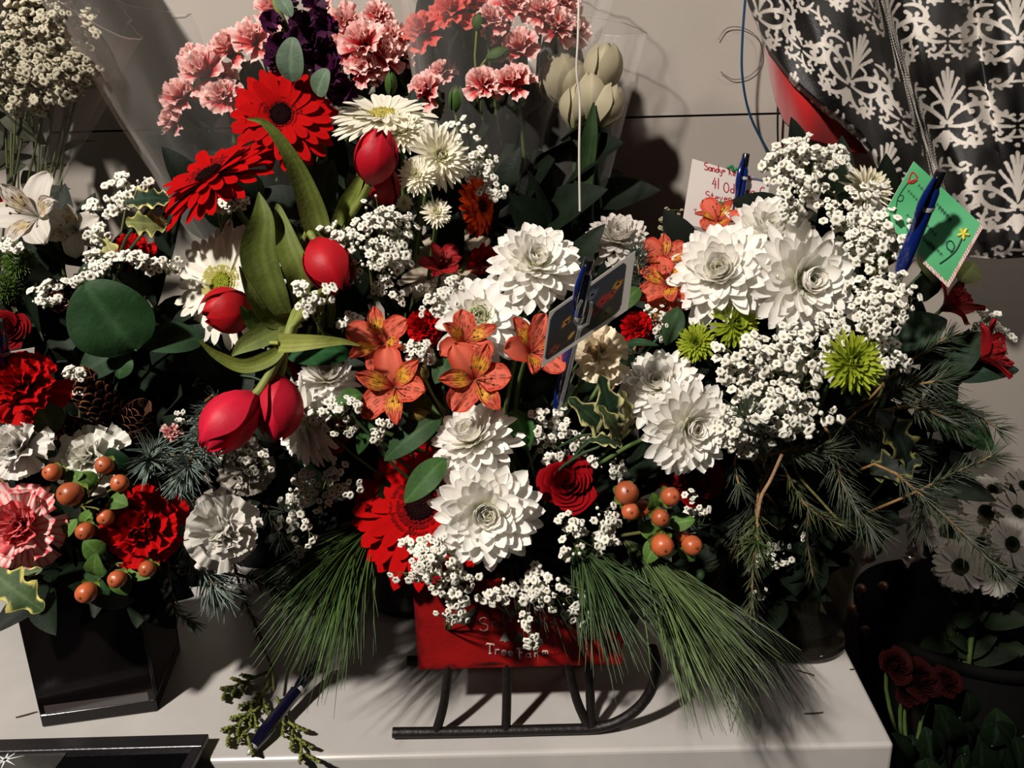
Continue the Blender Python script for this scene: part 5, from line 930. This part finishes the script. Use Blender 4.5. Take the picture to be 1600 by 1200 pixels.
# --- pine cones
def cone(p, L, R, axis, label, base, col=(92, 56, 36)):
    root = thing('pine_cone', label, 'pine cone', p); M_ = basis(axis, 0); b = B(); c = lin(col); nn = 84
    for i in range(nn):
        t = i/(nn-1.); a = i*2.39996; r = R*math.sin(PI*(.12+.80*t))**.8; z = L*(t-.5); l = R*.62
        P_ = petal(l, l*.95, 5, 5, math.radians(10+55*t), math.radians(55+20*t), 1, -.25, lambda q: .5+.5*np.sin(PI*np.clip(q*.8+.1, 0, 1)), r*.35, a, z, 0, .2)
        P2 = np.concatenate([P_, P_[::-1]-np.array([0, 0, R*.09])]); k = np.concatenate([np.linspace(0, 1, 5), np.linspace(1, 0, 5)])
        b.grid(P2@M_.T+p, mixc(c*.35, c*1.5, sm(.55, 1., k)[:, None]*np.ones(5))*U(.7, 1.1))
    b.build('scales', MBK, root); b = B(); b.tube([p+M_@np.array([0, 0, -L*.5]), p+M_@np.array([0, 0, L*.42])], [R*.38, R*.2], c*.4, 8); b.build('core', MBK, root)
    b = B(); b.tube(stem_pts(p-M_[:, 2]*L*.5, M_[:, 2], base, 6), .0008, lin((60, 60, 50)), 5); b.build('wire', MBK, root); return root
for px, py, r, Y, ax, l_ in ((214, 660, 36, .53, (.5, .5, .7), 'brown pine cone behind the blue spruce'), (152, 622, 40, .55, (-.2, .6, .6), 'dark pine cone below the large round leaf'), (112, 676, 34, .54, (-.4, .2, .8), 'dark pine cone behind the white carnation')):
    p = at(px, py, Y); cone(p, m(r, p)*2.0, m(r, p), face(*ax), l_, cb())
# --- spruce, fir and pine
BS = dict(col=(112, 128, 118), nr=.0006)
for pth, nl, cnt, l_, k in [([(250, 690, .54), (240, 705, .50), (234, 718, .47)], .021, 80, 'blue spruce tip pointing outwards beside the white carnation', dict(tipn=50, base=cb())), ([(340, 620, .56), (318, 670, .51), (294, 728, .475)], .022, 160, 'blue spruce tip next to the lowest tulip', dict(tipn=50, base=cb())), ([(340, 640, .57), (330, 660, .54), (322, 690, .53)], .02, 110, 'blue spruce sprig behind the lowest tulip', dict(base=cb())),
    ([(280, 740, .51), (286, 830, .50), (336, 920, .49)], .021, 200, 'blue spruce sprig hanging beside the white carnation', dict(base=cb())), ([(300, 780, .52), (330, 860, .51), (352, 930, .50)], .018, 110, 'second blue spruce sprig hanging past the white carnation', dict(base=cb())), ([(262, 880, .53), (272, 950, .53), (300, 972, .53)], .012, 60, 'short dark spruce tip beside the cube vase', dict(col=(80, 96, 76), base=cb())),
    ([(0, 740, .49), (10, 770, .48), (4, 790, .48)], .012, 40, 'grey spruce tip between the edge carnations', dict(base=cb())), ([(400, 770, .57), (420, 800, .56), (440, 840, .56)], .016, 90, 'shaded spruce sprig behind the hanging baby\'s breath', dict(col=(52, 66, 52), base=cb())), ([(360, 860, .56), (380, 930, .55), (410, 1000, .54)], .012, 110, 'thin dark sprig trailing down to the counter', dict(col=(48, 58, 34), nr=.0004, base=cb())), ([(380, 900, .55), (420, 910, .54), (440, 930, .54)], .014, 80, 'dark spruce sprig beside the long pine needles', dict(col=(50, 64, 40), base=cb()))]:
    kk = dict(BS); kk.update(k); spruce(pth, nl, cnt, l_, group='blue spruce sprigs', name='spruce_sprig', **kk)
FS = dict(col=(74, 84, 64), nr=.00045, tr=.0010, fwd=1.0, twig=(140, 108, 70), dn=.35)
for pth, nl, cnt, l_, k in [([(1380, 618, .52), (1410, 606, .51), (1468, 594, .50)], .024, 200, 'spruce sprig beside the green spider mum', {}), ([(1428, 560, .55), (1450, 546, .55), (1478, 528, .55)], .018, 110, 'spruce sprig below the dark red alstroemerias', {}), ([(1440, 630, .53), (1500, 636, .525), (1556, 668, .52)], .018, 150, 'spruce tip sticking out furthest towards the wall', dict(dn=0)), ([(1428, 636, .52), (1450, 642, .51), (1490, 658, .505)], .02, 110, 'spruce sprig over the long pointed leaf', {}),
    ([(1450, 760, .52), (1490, 740, .515), (1550, 712, .51)], .018, 150, 'spruce tip in front of the pale wall above the daisies', {}), ([(1400, 740, .50), (1470, 800, .495), (1560, 890, .49)], .022, 230, 'long spruce sprig hanging across the white daisies', dict(dn=.1)), ([(1296, 680, .51), (1318, 760, .50), (1358, 822, .495)], .024, 240, 'spruce sprig hanging beside the glass vase rim', dict(dn=.1)), ([(1230, 704, .51), (1260, 704, .505), (1292, 702, .50)], .022, 140, 'spruce sprig under the widest baby\'s breath', {}),
    ([(1176, 690, .52), (1172, 668, .50), (1168, 652, .49)], .020, 100, 'spruce tip in front of the baby\'s breath by the chrysanthemum', dict(tipn=60, dn=0)), ([(1182, 800, .51), (1184, 826, .50), (1182, 846, .49)], .020, 100, 'tufted spruce tip hanging below the bare twig', dict(tipn=60, dn=0, col=(80, 96, 54))), ([(1148, 720, .54), (1150, 740, .53), (1156, 760, .52)], .018, 80, 'dark spruce sprig behind the bare twig', {}), ([(1190, 760, .54), (1210, 720, .53), (1218, 712, .525)], .016, 80, 'short spruce sprig beside the bare twig', {}),
    ([(1160, 840, .56), (1130, 880, .555), (1120, 910, .55)], .020, 140, 'shaded spruce sprig beside the tip of the long pine needles', dict(col=(74, 74, 44))), ([(1180, 850, .56), (1176, 900, .555), (1174, 950, .55)], .016, 150, 'spruce sprig hanging beside the glass vase', dict(col=(72, 78, 46))), ([(1230, 740, .53), (1260, 790, .52), (1310, 818, .515)], .018, 130, 'green spruce sprig in front of the vase mouth', dict(col=(70, 80, 40))), ([(1262, 800, .56), (1262, 850, .56), (1270, 900, .56)], .016, 120, 'dark spruce sprig inside the vase mouth', dict(col=(44, 52, 30))),
    ([(1250, 640, .56), (1340, 660, .55), (1420, 700, .54)], .024, 220, 'dark spruce branch behind the sprigs', dict(col=(46, 56, 40))), ([(1240, 700, .57), (1300, 780, .56), (1340, 800, .56)], .024, 220, 'second dark spruce branch behind the sprigs', dict(col=(42, 50, 36))), ([(1200, 700, .57), (1180, 780, .56), (1150, 830, .56)], .024, 220, 'third dark spruce branch beside the rose', dict(col=(44, 50, 34))), ([(1360, 700, .56), (1430, 760, .55), (1440, 820, .54)], .022, 200, 'dark spruce branch above the candy wrapper', dict(col=(48, 52, 36))),
    ([(1010, 470, .62), (1000, 440, .61), (996, 400, .61)], .018, 150, 'blue green spruce sprig beside the painted card', dict(col=(66, 82, 70), dn=0))]:
    kk = dict(FS); kk.update(k); spruce(pth, nl*.9, int(cnt*.62), l_, base=(gb() if pth[0][0] > 1100 else sb()), group='green spruce sprigs', **kk)
PN = 'long-needled pine branches'
pine([(640, 770, .60), (590, 820, .57), (560, 850, .55)], 'long-needled pine branch beside the red gerbera', 300, .098, .58, (64, 88, 38), .35, PN)
pine([(600, 780, .60), (550, 830, .57), (530, 850, .56)], 'darker pine tuft behind the pine branch by the gerbera', 200, .075, .8, (48, 66, 30), .2, PN)
pine([(940, 800, .58), (980, 850, .54), (1010, 880, .515)], 'long-needled pine branch hanging over the sled runner', 420, .118, .34, (92, 112, 66), .25, PN)
pine([(860, 800, .57), (890, 840, .53), (915, 870, .505)], 'pine tuft hanging over the red board', 230, .085, .5, (62, 84, 46), .3, PN)
pine([(1000, 820, .62), (1060, 870, .60), (1090, 900, .585)], 'darker pine tuft behind the hanging pine branch', 200, .105, .42, (46, 56, 36), .4, PN)
pine([(760, 800, .58), (800, 850, .55), (830, 880, .53)], 'shaded pine tuft behind the lowest chrysanthemum', 140, .07, .8, (40, 58, 32), .2, PN)
# cedar sprig on the counter
cs = thing('cedar_sprig', 'flattened cedar sprig lying under the dark pen on the counter', 'sprig', atz(425, 1060, .001)); b = B()
def cedar(px, py, a, L, d, h):
    n_ = 7; pts = []; x, y = px, py
    for i in range(n_):
        pts.append(atz(x, y, h+.004*math.sin(i))); x += math.cos(a)*L/n_; y += math.sin(a)*L/n_; a += U(-.12, .12)
        if d < 2 and i > 0:
            s_ = 1 if i % 2 else -1; cedar(x, y, a+s_*U(.4, .6), L*(.34-.02*i), d+1, h+U(-.001, .002))
    b.tube(pts, np.linspace(1, .5, n_)*(.0016 if d == 0 else .0013), lin((116, 122, 60))*U(.7, 1.15) if d else lin((104, 106, 54)), 5)
for (x, y, a, L) in ((425, 1040, 1.75, 118), (420, 1074, 2.3, 92), (418, 1050, 2.75, 70), (432, 1090, 1.15, 100)): cedar(x, y, a, L, 0, .005)
b.build('fronds', MLF, cs); b = B(); b.tube(bez([atz(*q) for q in ((392, 960, .06), (405, 990, .045), (415, 1020, .03), (425, 1045, .018), (428, 1080, .012))], 16), .0012, lin((70, 62, 36)), 6); b.build('stem', MST, cs)
# bare twigs in the glass vase
for i, (pth, r, l_) in enumerate([([(1222, 710, .50), (1204, 750, .50), (1190, 775, .50), (1184, 805, .50)], .0013, 'bare pale twig above the tufted spruce tip'), ([(1262, 830, gv[1]), (1262, 900, gv[1]), (1266, 945, gv[1]+.01)], .0030, 'thick pale green stem standing in the glass vase'), ([(1218, 850, gv[1]), (1222, 920, gv[1]), (1250, 985, gv[1]+.012)], .0036, 'thick dark stem leaning in the glass vase'), ([(1210, 860, gv[1]), (1206, 930, gv[1]), (1200, 975, gv[1])], .0016, 'thin dark stem at one side of the glass vase'), ([(1270, 850, gv[1]-.01), (1280, 910, gv[1]), (1288, 940, gv[1])], .0026, 'dark stem at the other side of the glass vase'), ([(1240, 850, gv[1]+.01), (1240, 920, gv[1]), (1226, 985, gv[1]+.01)], .0022, 'olive stem in the middle of the glass vase'), ([(1236, 700, .53), (1246, 740, .53), (1280, 780, .53), (1312, 815, .53)], .0010, 'thin green twig with a yellowish leaf')]):
    b = B(); b.tube(bez([at(*q) for q in pth], 14), r, lin([(150, 120, 90), (116, 122, 74), (34, 26, 18), (52, 48, 30), (30, 28, 20), (70, 76, 40), (120, 116, 70)][i]), 8); tag(b.build('bare_twig', MBK), l_, 'stem' if i in (1, 2, 3, 4, 5) else 'twig', 'stems in the glass vase' if i in (1, 2, 3, 4, 5) else None)
# --- filler greenery added deep inside, coloured dark so gaps read as black shade
FG = 'dark filler greenery'
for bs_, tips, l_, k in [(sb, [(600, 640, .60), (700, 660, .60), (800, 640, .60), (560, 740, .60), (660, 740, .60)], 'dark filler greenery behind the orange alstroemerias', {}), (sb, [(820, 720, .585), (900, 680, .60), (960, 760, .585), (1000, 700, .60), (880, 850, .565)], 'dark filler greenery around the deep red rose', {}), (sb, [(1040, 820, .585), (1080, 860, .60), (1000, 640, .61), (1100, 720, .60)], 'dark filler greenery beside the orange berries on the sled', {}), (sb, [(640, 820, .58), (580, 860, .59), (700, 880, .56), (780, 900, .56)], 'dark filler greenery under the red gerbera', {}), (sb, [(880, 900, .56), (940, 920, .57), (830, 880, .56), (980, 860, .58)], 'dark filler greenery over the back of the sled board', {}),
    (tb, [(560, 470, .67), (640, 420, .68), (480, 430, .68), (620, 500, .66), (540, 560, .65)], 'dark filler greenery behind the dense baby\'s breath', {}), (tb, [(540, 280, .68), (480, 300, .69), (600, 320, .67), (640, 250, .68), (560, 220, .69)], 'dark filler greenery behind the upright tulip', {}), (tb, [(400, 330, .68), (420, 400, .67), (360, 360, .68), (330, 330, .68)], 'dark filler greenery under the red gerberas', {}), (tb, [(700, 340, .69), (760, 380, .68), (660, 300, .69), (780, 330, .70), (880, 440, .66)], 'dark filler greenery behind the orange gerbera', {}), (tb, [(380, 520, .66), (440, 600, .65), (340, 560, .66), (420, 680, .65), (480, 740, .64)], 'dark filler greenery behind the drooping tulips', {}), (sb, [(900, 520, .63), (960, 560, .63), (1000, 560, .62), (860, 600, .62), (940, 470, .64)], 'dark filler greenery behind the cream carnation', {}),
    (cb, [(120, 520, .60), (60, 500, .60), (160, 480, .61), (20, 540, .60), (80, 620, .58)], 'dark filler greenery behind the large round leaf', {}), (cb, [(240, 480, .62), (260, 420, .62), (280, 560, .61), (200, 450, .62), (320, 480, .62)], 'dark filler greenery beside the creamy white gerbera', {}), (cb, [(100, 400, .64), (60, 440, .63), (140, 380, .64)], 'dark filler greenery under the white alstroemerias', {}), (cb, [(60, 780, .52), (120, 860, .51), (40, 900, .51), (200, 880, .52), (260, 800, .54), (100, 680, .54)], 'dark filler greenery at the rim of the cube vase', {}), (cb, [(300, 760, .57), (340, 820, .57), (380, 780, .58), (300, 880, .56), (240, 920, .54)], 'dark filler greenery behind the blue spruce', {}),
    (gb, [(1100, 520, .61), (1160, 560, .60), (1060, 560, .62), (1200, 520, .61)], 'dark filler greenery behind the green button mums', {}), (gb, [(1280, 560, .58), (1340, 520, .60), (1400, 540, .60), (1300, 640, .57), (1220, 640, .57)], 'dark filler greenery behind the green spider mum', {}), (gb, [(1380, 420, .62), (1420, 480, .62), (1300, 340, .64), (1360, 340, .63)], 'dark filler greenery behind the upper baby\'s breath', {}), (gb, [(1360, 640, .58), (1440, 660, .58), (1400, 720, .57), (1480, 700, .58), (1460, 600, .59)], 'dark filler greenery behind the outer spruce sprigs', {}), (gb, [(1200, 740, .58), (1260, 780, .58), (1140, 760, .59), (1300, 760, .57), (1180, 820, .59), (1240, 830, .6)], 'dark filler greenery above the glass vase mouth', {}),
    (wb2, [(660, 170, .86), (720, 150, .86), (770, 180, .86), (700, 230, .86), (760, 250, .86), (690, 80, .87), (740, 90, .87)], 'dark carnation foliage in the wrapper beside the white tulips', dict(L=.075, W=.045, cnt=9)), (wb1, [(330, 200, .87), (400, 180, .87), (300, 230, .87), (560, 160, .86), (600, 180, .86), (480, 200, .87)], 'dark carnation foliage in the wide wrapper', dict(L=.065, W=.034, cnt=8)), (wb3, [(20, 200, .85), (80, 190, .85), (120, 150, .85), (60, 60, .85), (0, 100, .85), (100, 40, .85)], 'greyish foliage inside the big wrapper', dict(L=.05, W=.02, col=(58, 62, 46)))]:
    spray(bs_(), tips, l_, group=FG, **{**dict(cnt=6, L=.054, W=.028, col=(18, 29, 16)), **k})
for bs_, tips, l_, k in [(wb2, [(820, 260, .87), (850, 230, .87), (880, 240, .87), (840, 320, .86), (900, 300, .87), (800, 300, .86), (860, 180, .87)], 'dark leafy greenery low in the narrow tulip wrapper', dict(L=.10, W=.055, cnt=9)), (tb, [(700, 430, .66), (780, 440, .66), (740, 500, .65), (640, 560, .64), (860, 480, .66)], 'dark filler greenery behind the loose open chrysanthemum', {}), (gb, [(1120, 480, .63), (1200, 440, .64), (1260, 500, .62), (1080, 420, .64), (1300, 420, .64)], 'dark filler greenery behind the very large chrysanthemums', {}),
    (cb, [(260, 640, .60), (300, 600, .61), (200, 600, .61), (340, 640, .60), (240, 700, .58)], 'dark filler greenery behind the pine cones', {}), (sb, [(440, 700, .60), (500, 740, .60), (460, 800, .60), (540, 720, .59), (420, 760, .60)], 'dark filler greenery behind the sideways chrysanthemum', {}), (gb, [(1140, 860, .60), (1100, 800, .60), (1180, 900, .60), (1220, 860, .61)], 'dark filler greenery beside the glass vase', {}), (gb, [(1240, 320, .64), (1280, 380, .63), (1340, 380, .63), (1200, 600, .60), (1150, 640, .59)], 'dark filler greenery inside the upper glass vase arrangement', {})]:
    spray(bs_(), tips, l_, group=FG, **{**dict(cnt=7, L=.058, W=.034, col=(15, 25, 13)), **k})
# green buds in the wrapped carnations
for px, py, x2, y2, w_, l_ in ((712, 178, 716, 134, 28, 'green carnation bud low in the wrapper'), (760, 92, 796, 80, 22, 'green carnation bud lying under the pink carnations'), (745, 48, 752, 20, 22, 'green carnation bud between two pink carnations'), (610, 150, 612, 112, 20, 'green carnation bud behind the creamy white gerbera')):
    A, T = at(px, py, .80), at(x2, y2, .795); tulip(A, m(w_/2, A), np.linalg.norm(T-A), nrm(T-A), l_, (58, 84, 34), base=wb2(), name='carnation_bud', stemr=.0012, mt=MLF, pale=(46, 70, 30))
# ================================================================ beyond the counter end
bucket(.52, .78, -.30, .115, .24, (5, 5, 5), 'big black bucket on the low shelf beyond the counter end')
bucket(.40, .60, -.46, .07, .20, (6, 5, 5), 'smaller black bucket below the counter end', 'flower_bucket')
b = B(); b.box((.335, .45, -.34), (1.1, .94, -.30), lin((30, 26, 24))); lo_ = b.build('low_shelf', MDK, None, False); tag(lo_, 'dark low shelf beyond the end of the white counter', 'shelf')
b = B(); b.box((.36, .9, -.75), (.40, .94, -.34), lin((30, 26, 24))); b.box((1.04, .46, -.75), (1.08, .50, -.34), lin((30, 26, 24))); b.box((.36, .46, -.75), (.40, .50, -.34), lin((30, 26, 24))); b.build('legs', MDK, lo_, False)
db = jit((.50, .76, -.2), .03)
for i, (px, py, r, Y, f) in enumerate(((1500, 885, 44, .70, (-.1, .3)), (1560, 895, 42, .70, (.1, .1)), (1480, 830, 40, .74, (-.3, .5)), (1540, 800, 42, .76, (0, .7)), (1590, 800, 40, .74, (.2, .6)), (1580, 850, 44, .71, (.2, .3)), (1530, 850, 36, .72, (0, .4)), (1620, 880, 40, .72, (.2, .2)), (1600, 760, 34, .80, (.2, .8)), (1550, 765, 30, .82, (0, .8)))):
    F(gerbera, px, py, r, Y, f, db, ['white daisy lowest in the black bucket, nearest the glass vase', 'white daisy low in the bucket beside the lowest one', 'white daisy half behind the long spruce sprig tip', 'white daisy facing up behind the hanging spruce', 'white daisy at the frame edge halfway up the bunch', 'white daisy in the middle of the bunch beside the frame edge', 'small white daisy in the middle of the bunch', 'white daisy cut off by the frame edge, low down', 'topmost white daisy at the frame edge against the pale wall', 'topmost white daisy nearest the spruce tips, against the wall'][i], (214, 208, 198), (196, 190, 176), (20, 24, 14), (52, 60, 30), white=True, n1=24, wid=.27, eyer=.12, ring=.2, name='daisy', group='white daisies in the black bucket', lay=2)
spray(db(), [(1480, 920, .74), (1540, 930, .74), (1600, 920, .76), (1560, 830, .78), (1500, 860, .78), (1590, 700, .9)][:5], 'dark foliage around the dim white daisies', (24, 36, 18), .05, .025, 6)
for i in range(34):
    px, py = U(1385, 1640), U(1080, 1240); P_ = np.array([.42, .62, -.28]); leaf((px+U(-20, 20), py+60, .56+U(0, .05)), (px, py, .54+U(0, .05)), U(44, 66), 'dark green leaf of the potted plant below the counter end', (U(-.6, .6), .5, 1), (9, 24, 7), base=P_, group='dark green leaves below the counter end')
b = B(); b.lathe([(.001, -.30), (.05, -.30), (.066, -.22), (.062, -.22), (.048, -.29), (.001, -.29)], lin((50, 24, 20)), 28, (.42, .62, 0), None, False); tag(b.build('plant_pot', MPL), 'dark pot holding the green leaves below the counter end', 'pot')
for i, (px, py, r) in enumerate(((1440, 1062, 34), (1480, 1066, 26), (1400, 1040, 30), (1420, 1082, 24))):
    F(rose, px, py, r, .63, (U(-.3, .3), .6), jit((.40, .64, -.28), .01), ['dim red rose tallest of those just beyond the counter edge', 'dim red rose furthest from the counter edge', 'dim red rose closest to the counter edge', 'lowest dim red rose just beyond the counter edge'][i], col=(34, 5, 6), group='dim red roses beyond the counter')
for i, (px, py) in enumerate(((1345, 920), (1380, 916), (1352, 985), (1330, 950))):
    b = B(); p = at(px, py, .74); b.ball(p, m(8, p), lin((90, 44, 20)), 8, 12); b.tube(stem_pts(p, np.array([0, 0, 1.]), (.42, .76, -.28), 6), .0008, lin((40, 30, 18)), 5); tag(b.build('orange_berry', MBR), 'dim orange berry on a stem beyond the glass vase', 'berry', 'dim orange berries beyond the vase')
# clear wrapper with candy coloured pattern
for i, (pth, w_, c_, l_) in enumerate([([(1376, 770, .70), (1380, 800, .70), (1404, 812, .69), (1440, 806, .69), (1452, 830, .70)], 16, (170, 156, 150), 'crumpled clear ribbon hanging beyond the vase'), ([(1448, 800, .70), (1440, 840, .69), (1428, 872, .69), (1412, 880, .69)], 18, (150, 130, 126), 'clear ribbon tail with a red dot beyond the vase'), ([(1372, 766, .695), (1384, 790, .69), (1396, 806, .69)], 14, (170, 116, 56), 'golden ribbon curl beyond the vase'), ([(1376, 850, .71), (1366, 870, .71), (1344, 880, .71)], 12, (120, 100, 90), 'pale ribbon end near the vase rim'), ([(1420, 815, .70), (1424, 850, .70), (1420, 868, .70)], 10, (160, 150, 146), 'short clear ribbon hanging beyond the vase')]):
    C = np.array([at(*q) for q in pth]); Pq = bez(C, 24); T = np.gradient(Pq, axis=0); T /= np.linalg.norm(T, axis=1)[:, None]; G = []
    for j in range(24): X = nrm(np.cross(T[j], FW)+np.array([0, .6*math.sin(j*.8), 0])); wj = m(w_/2, Pq[j]); G.append([Pq[j]+X*s_*wj-FW*.002*math.cos(s_*2) for s_ in np.linspace(-1, 1, 5)])
    b = B(); G = np.array(G); b.grid(G, lin(c_)); b.grid((G+FW*.0006)[:, ::-1], lin(c_)); tag(b.build('ribbon', MLP), l_, 'ribbon', 'gift ribbons beyond the glass vase')
print('objects', len(bpy.data.objects), 'polys', sum(len(o.data.polygons) for o in bpy.data.objects if o.type == 'MESH'))
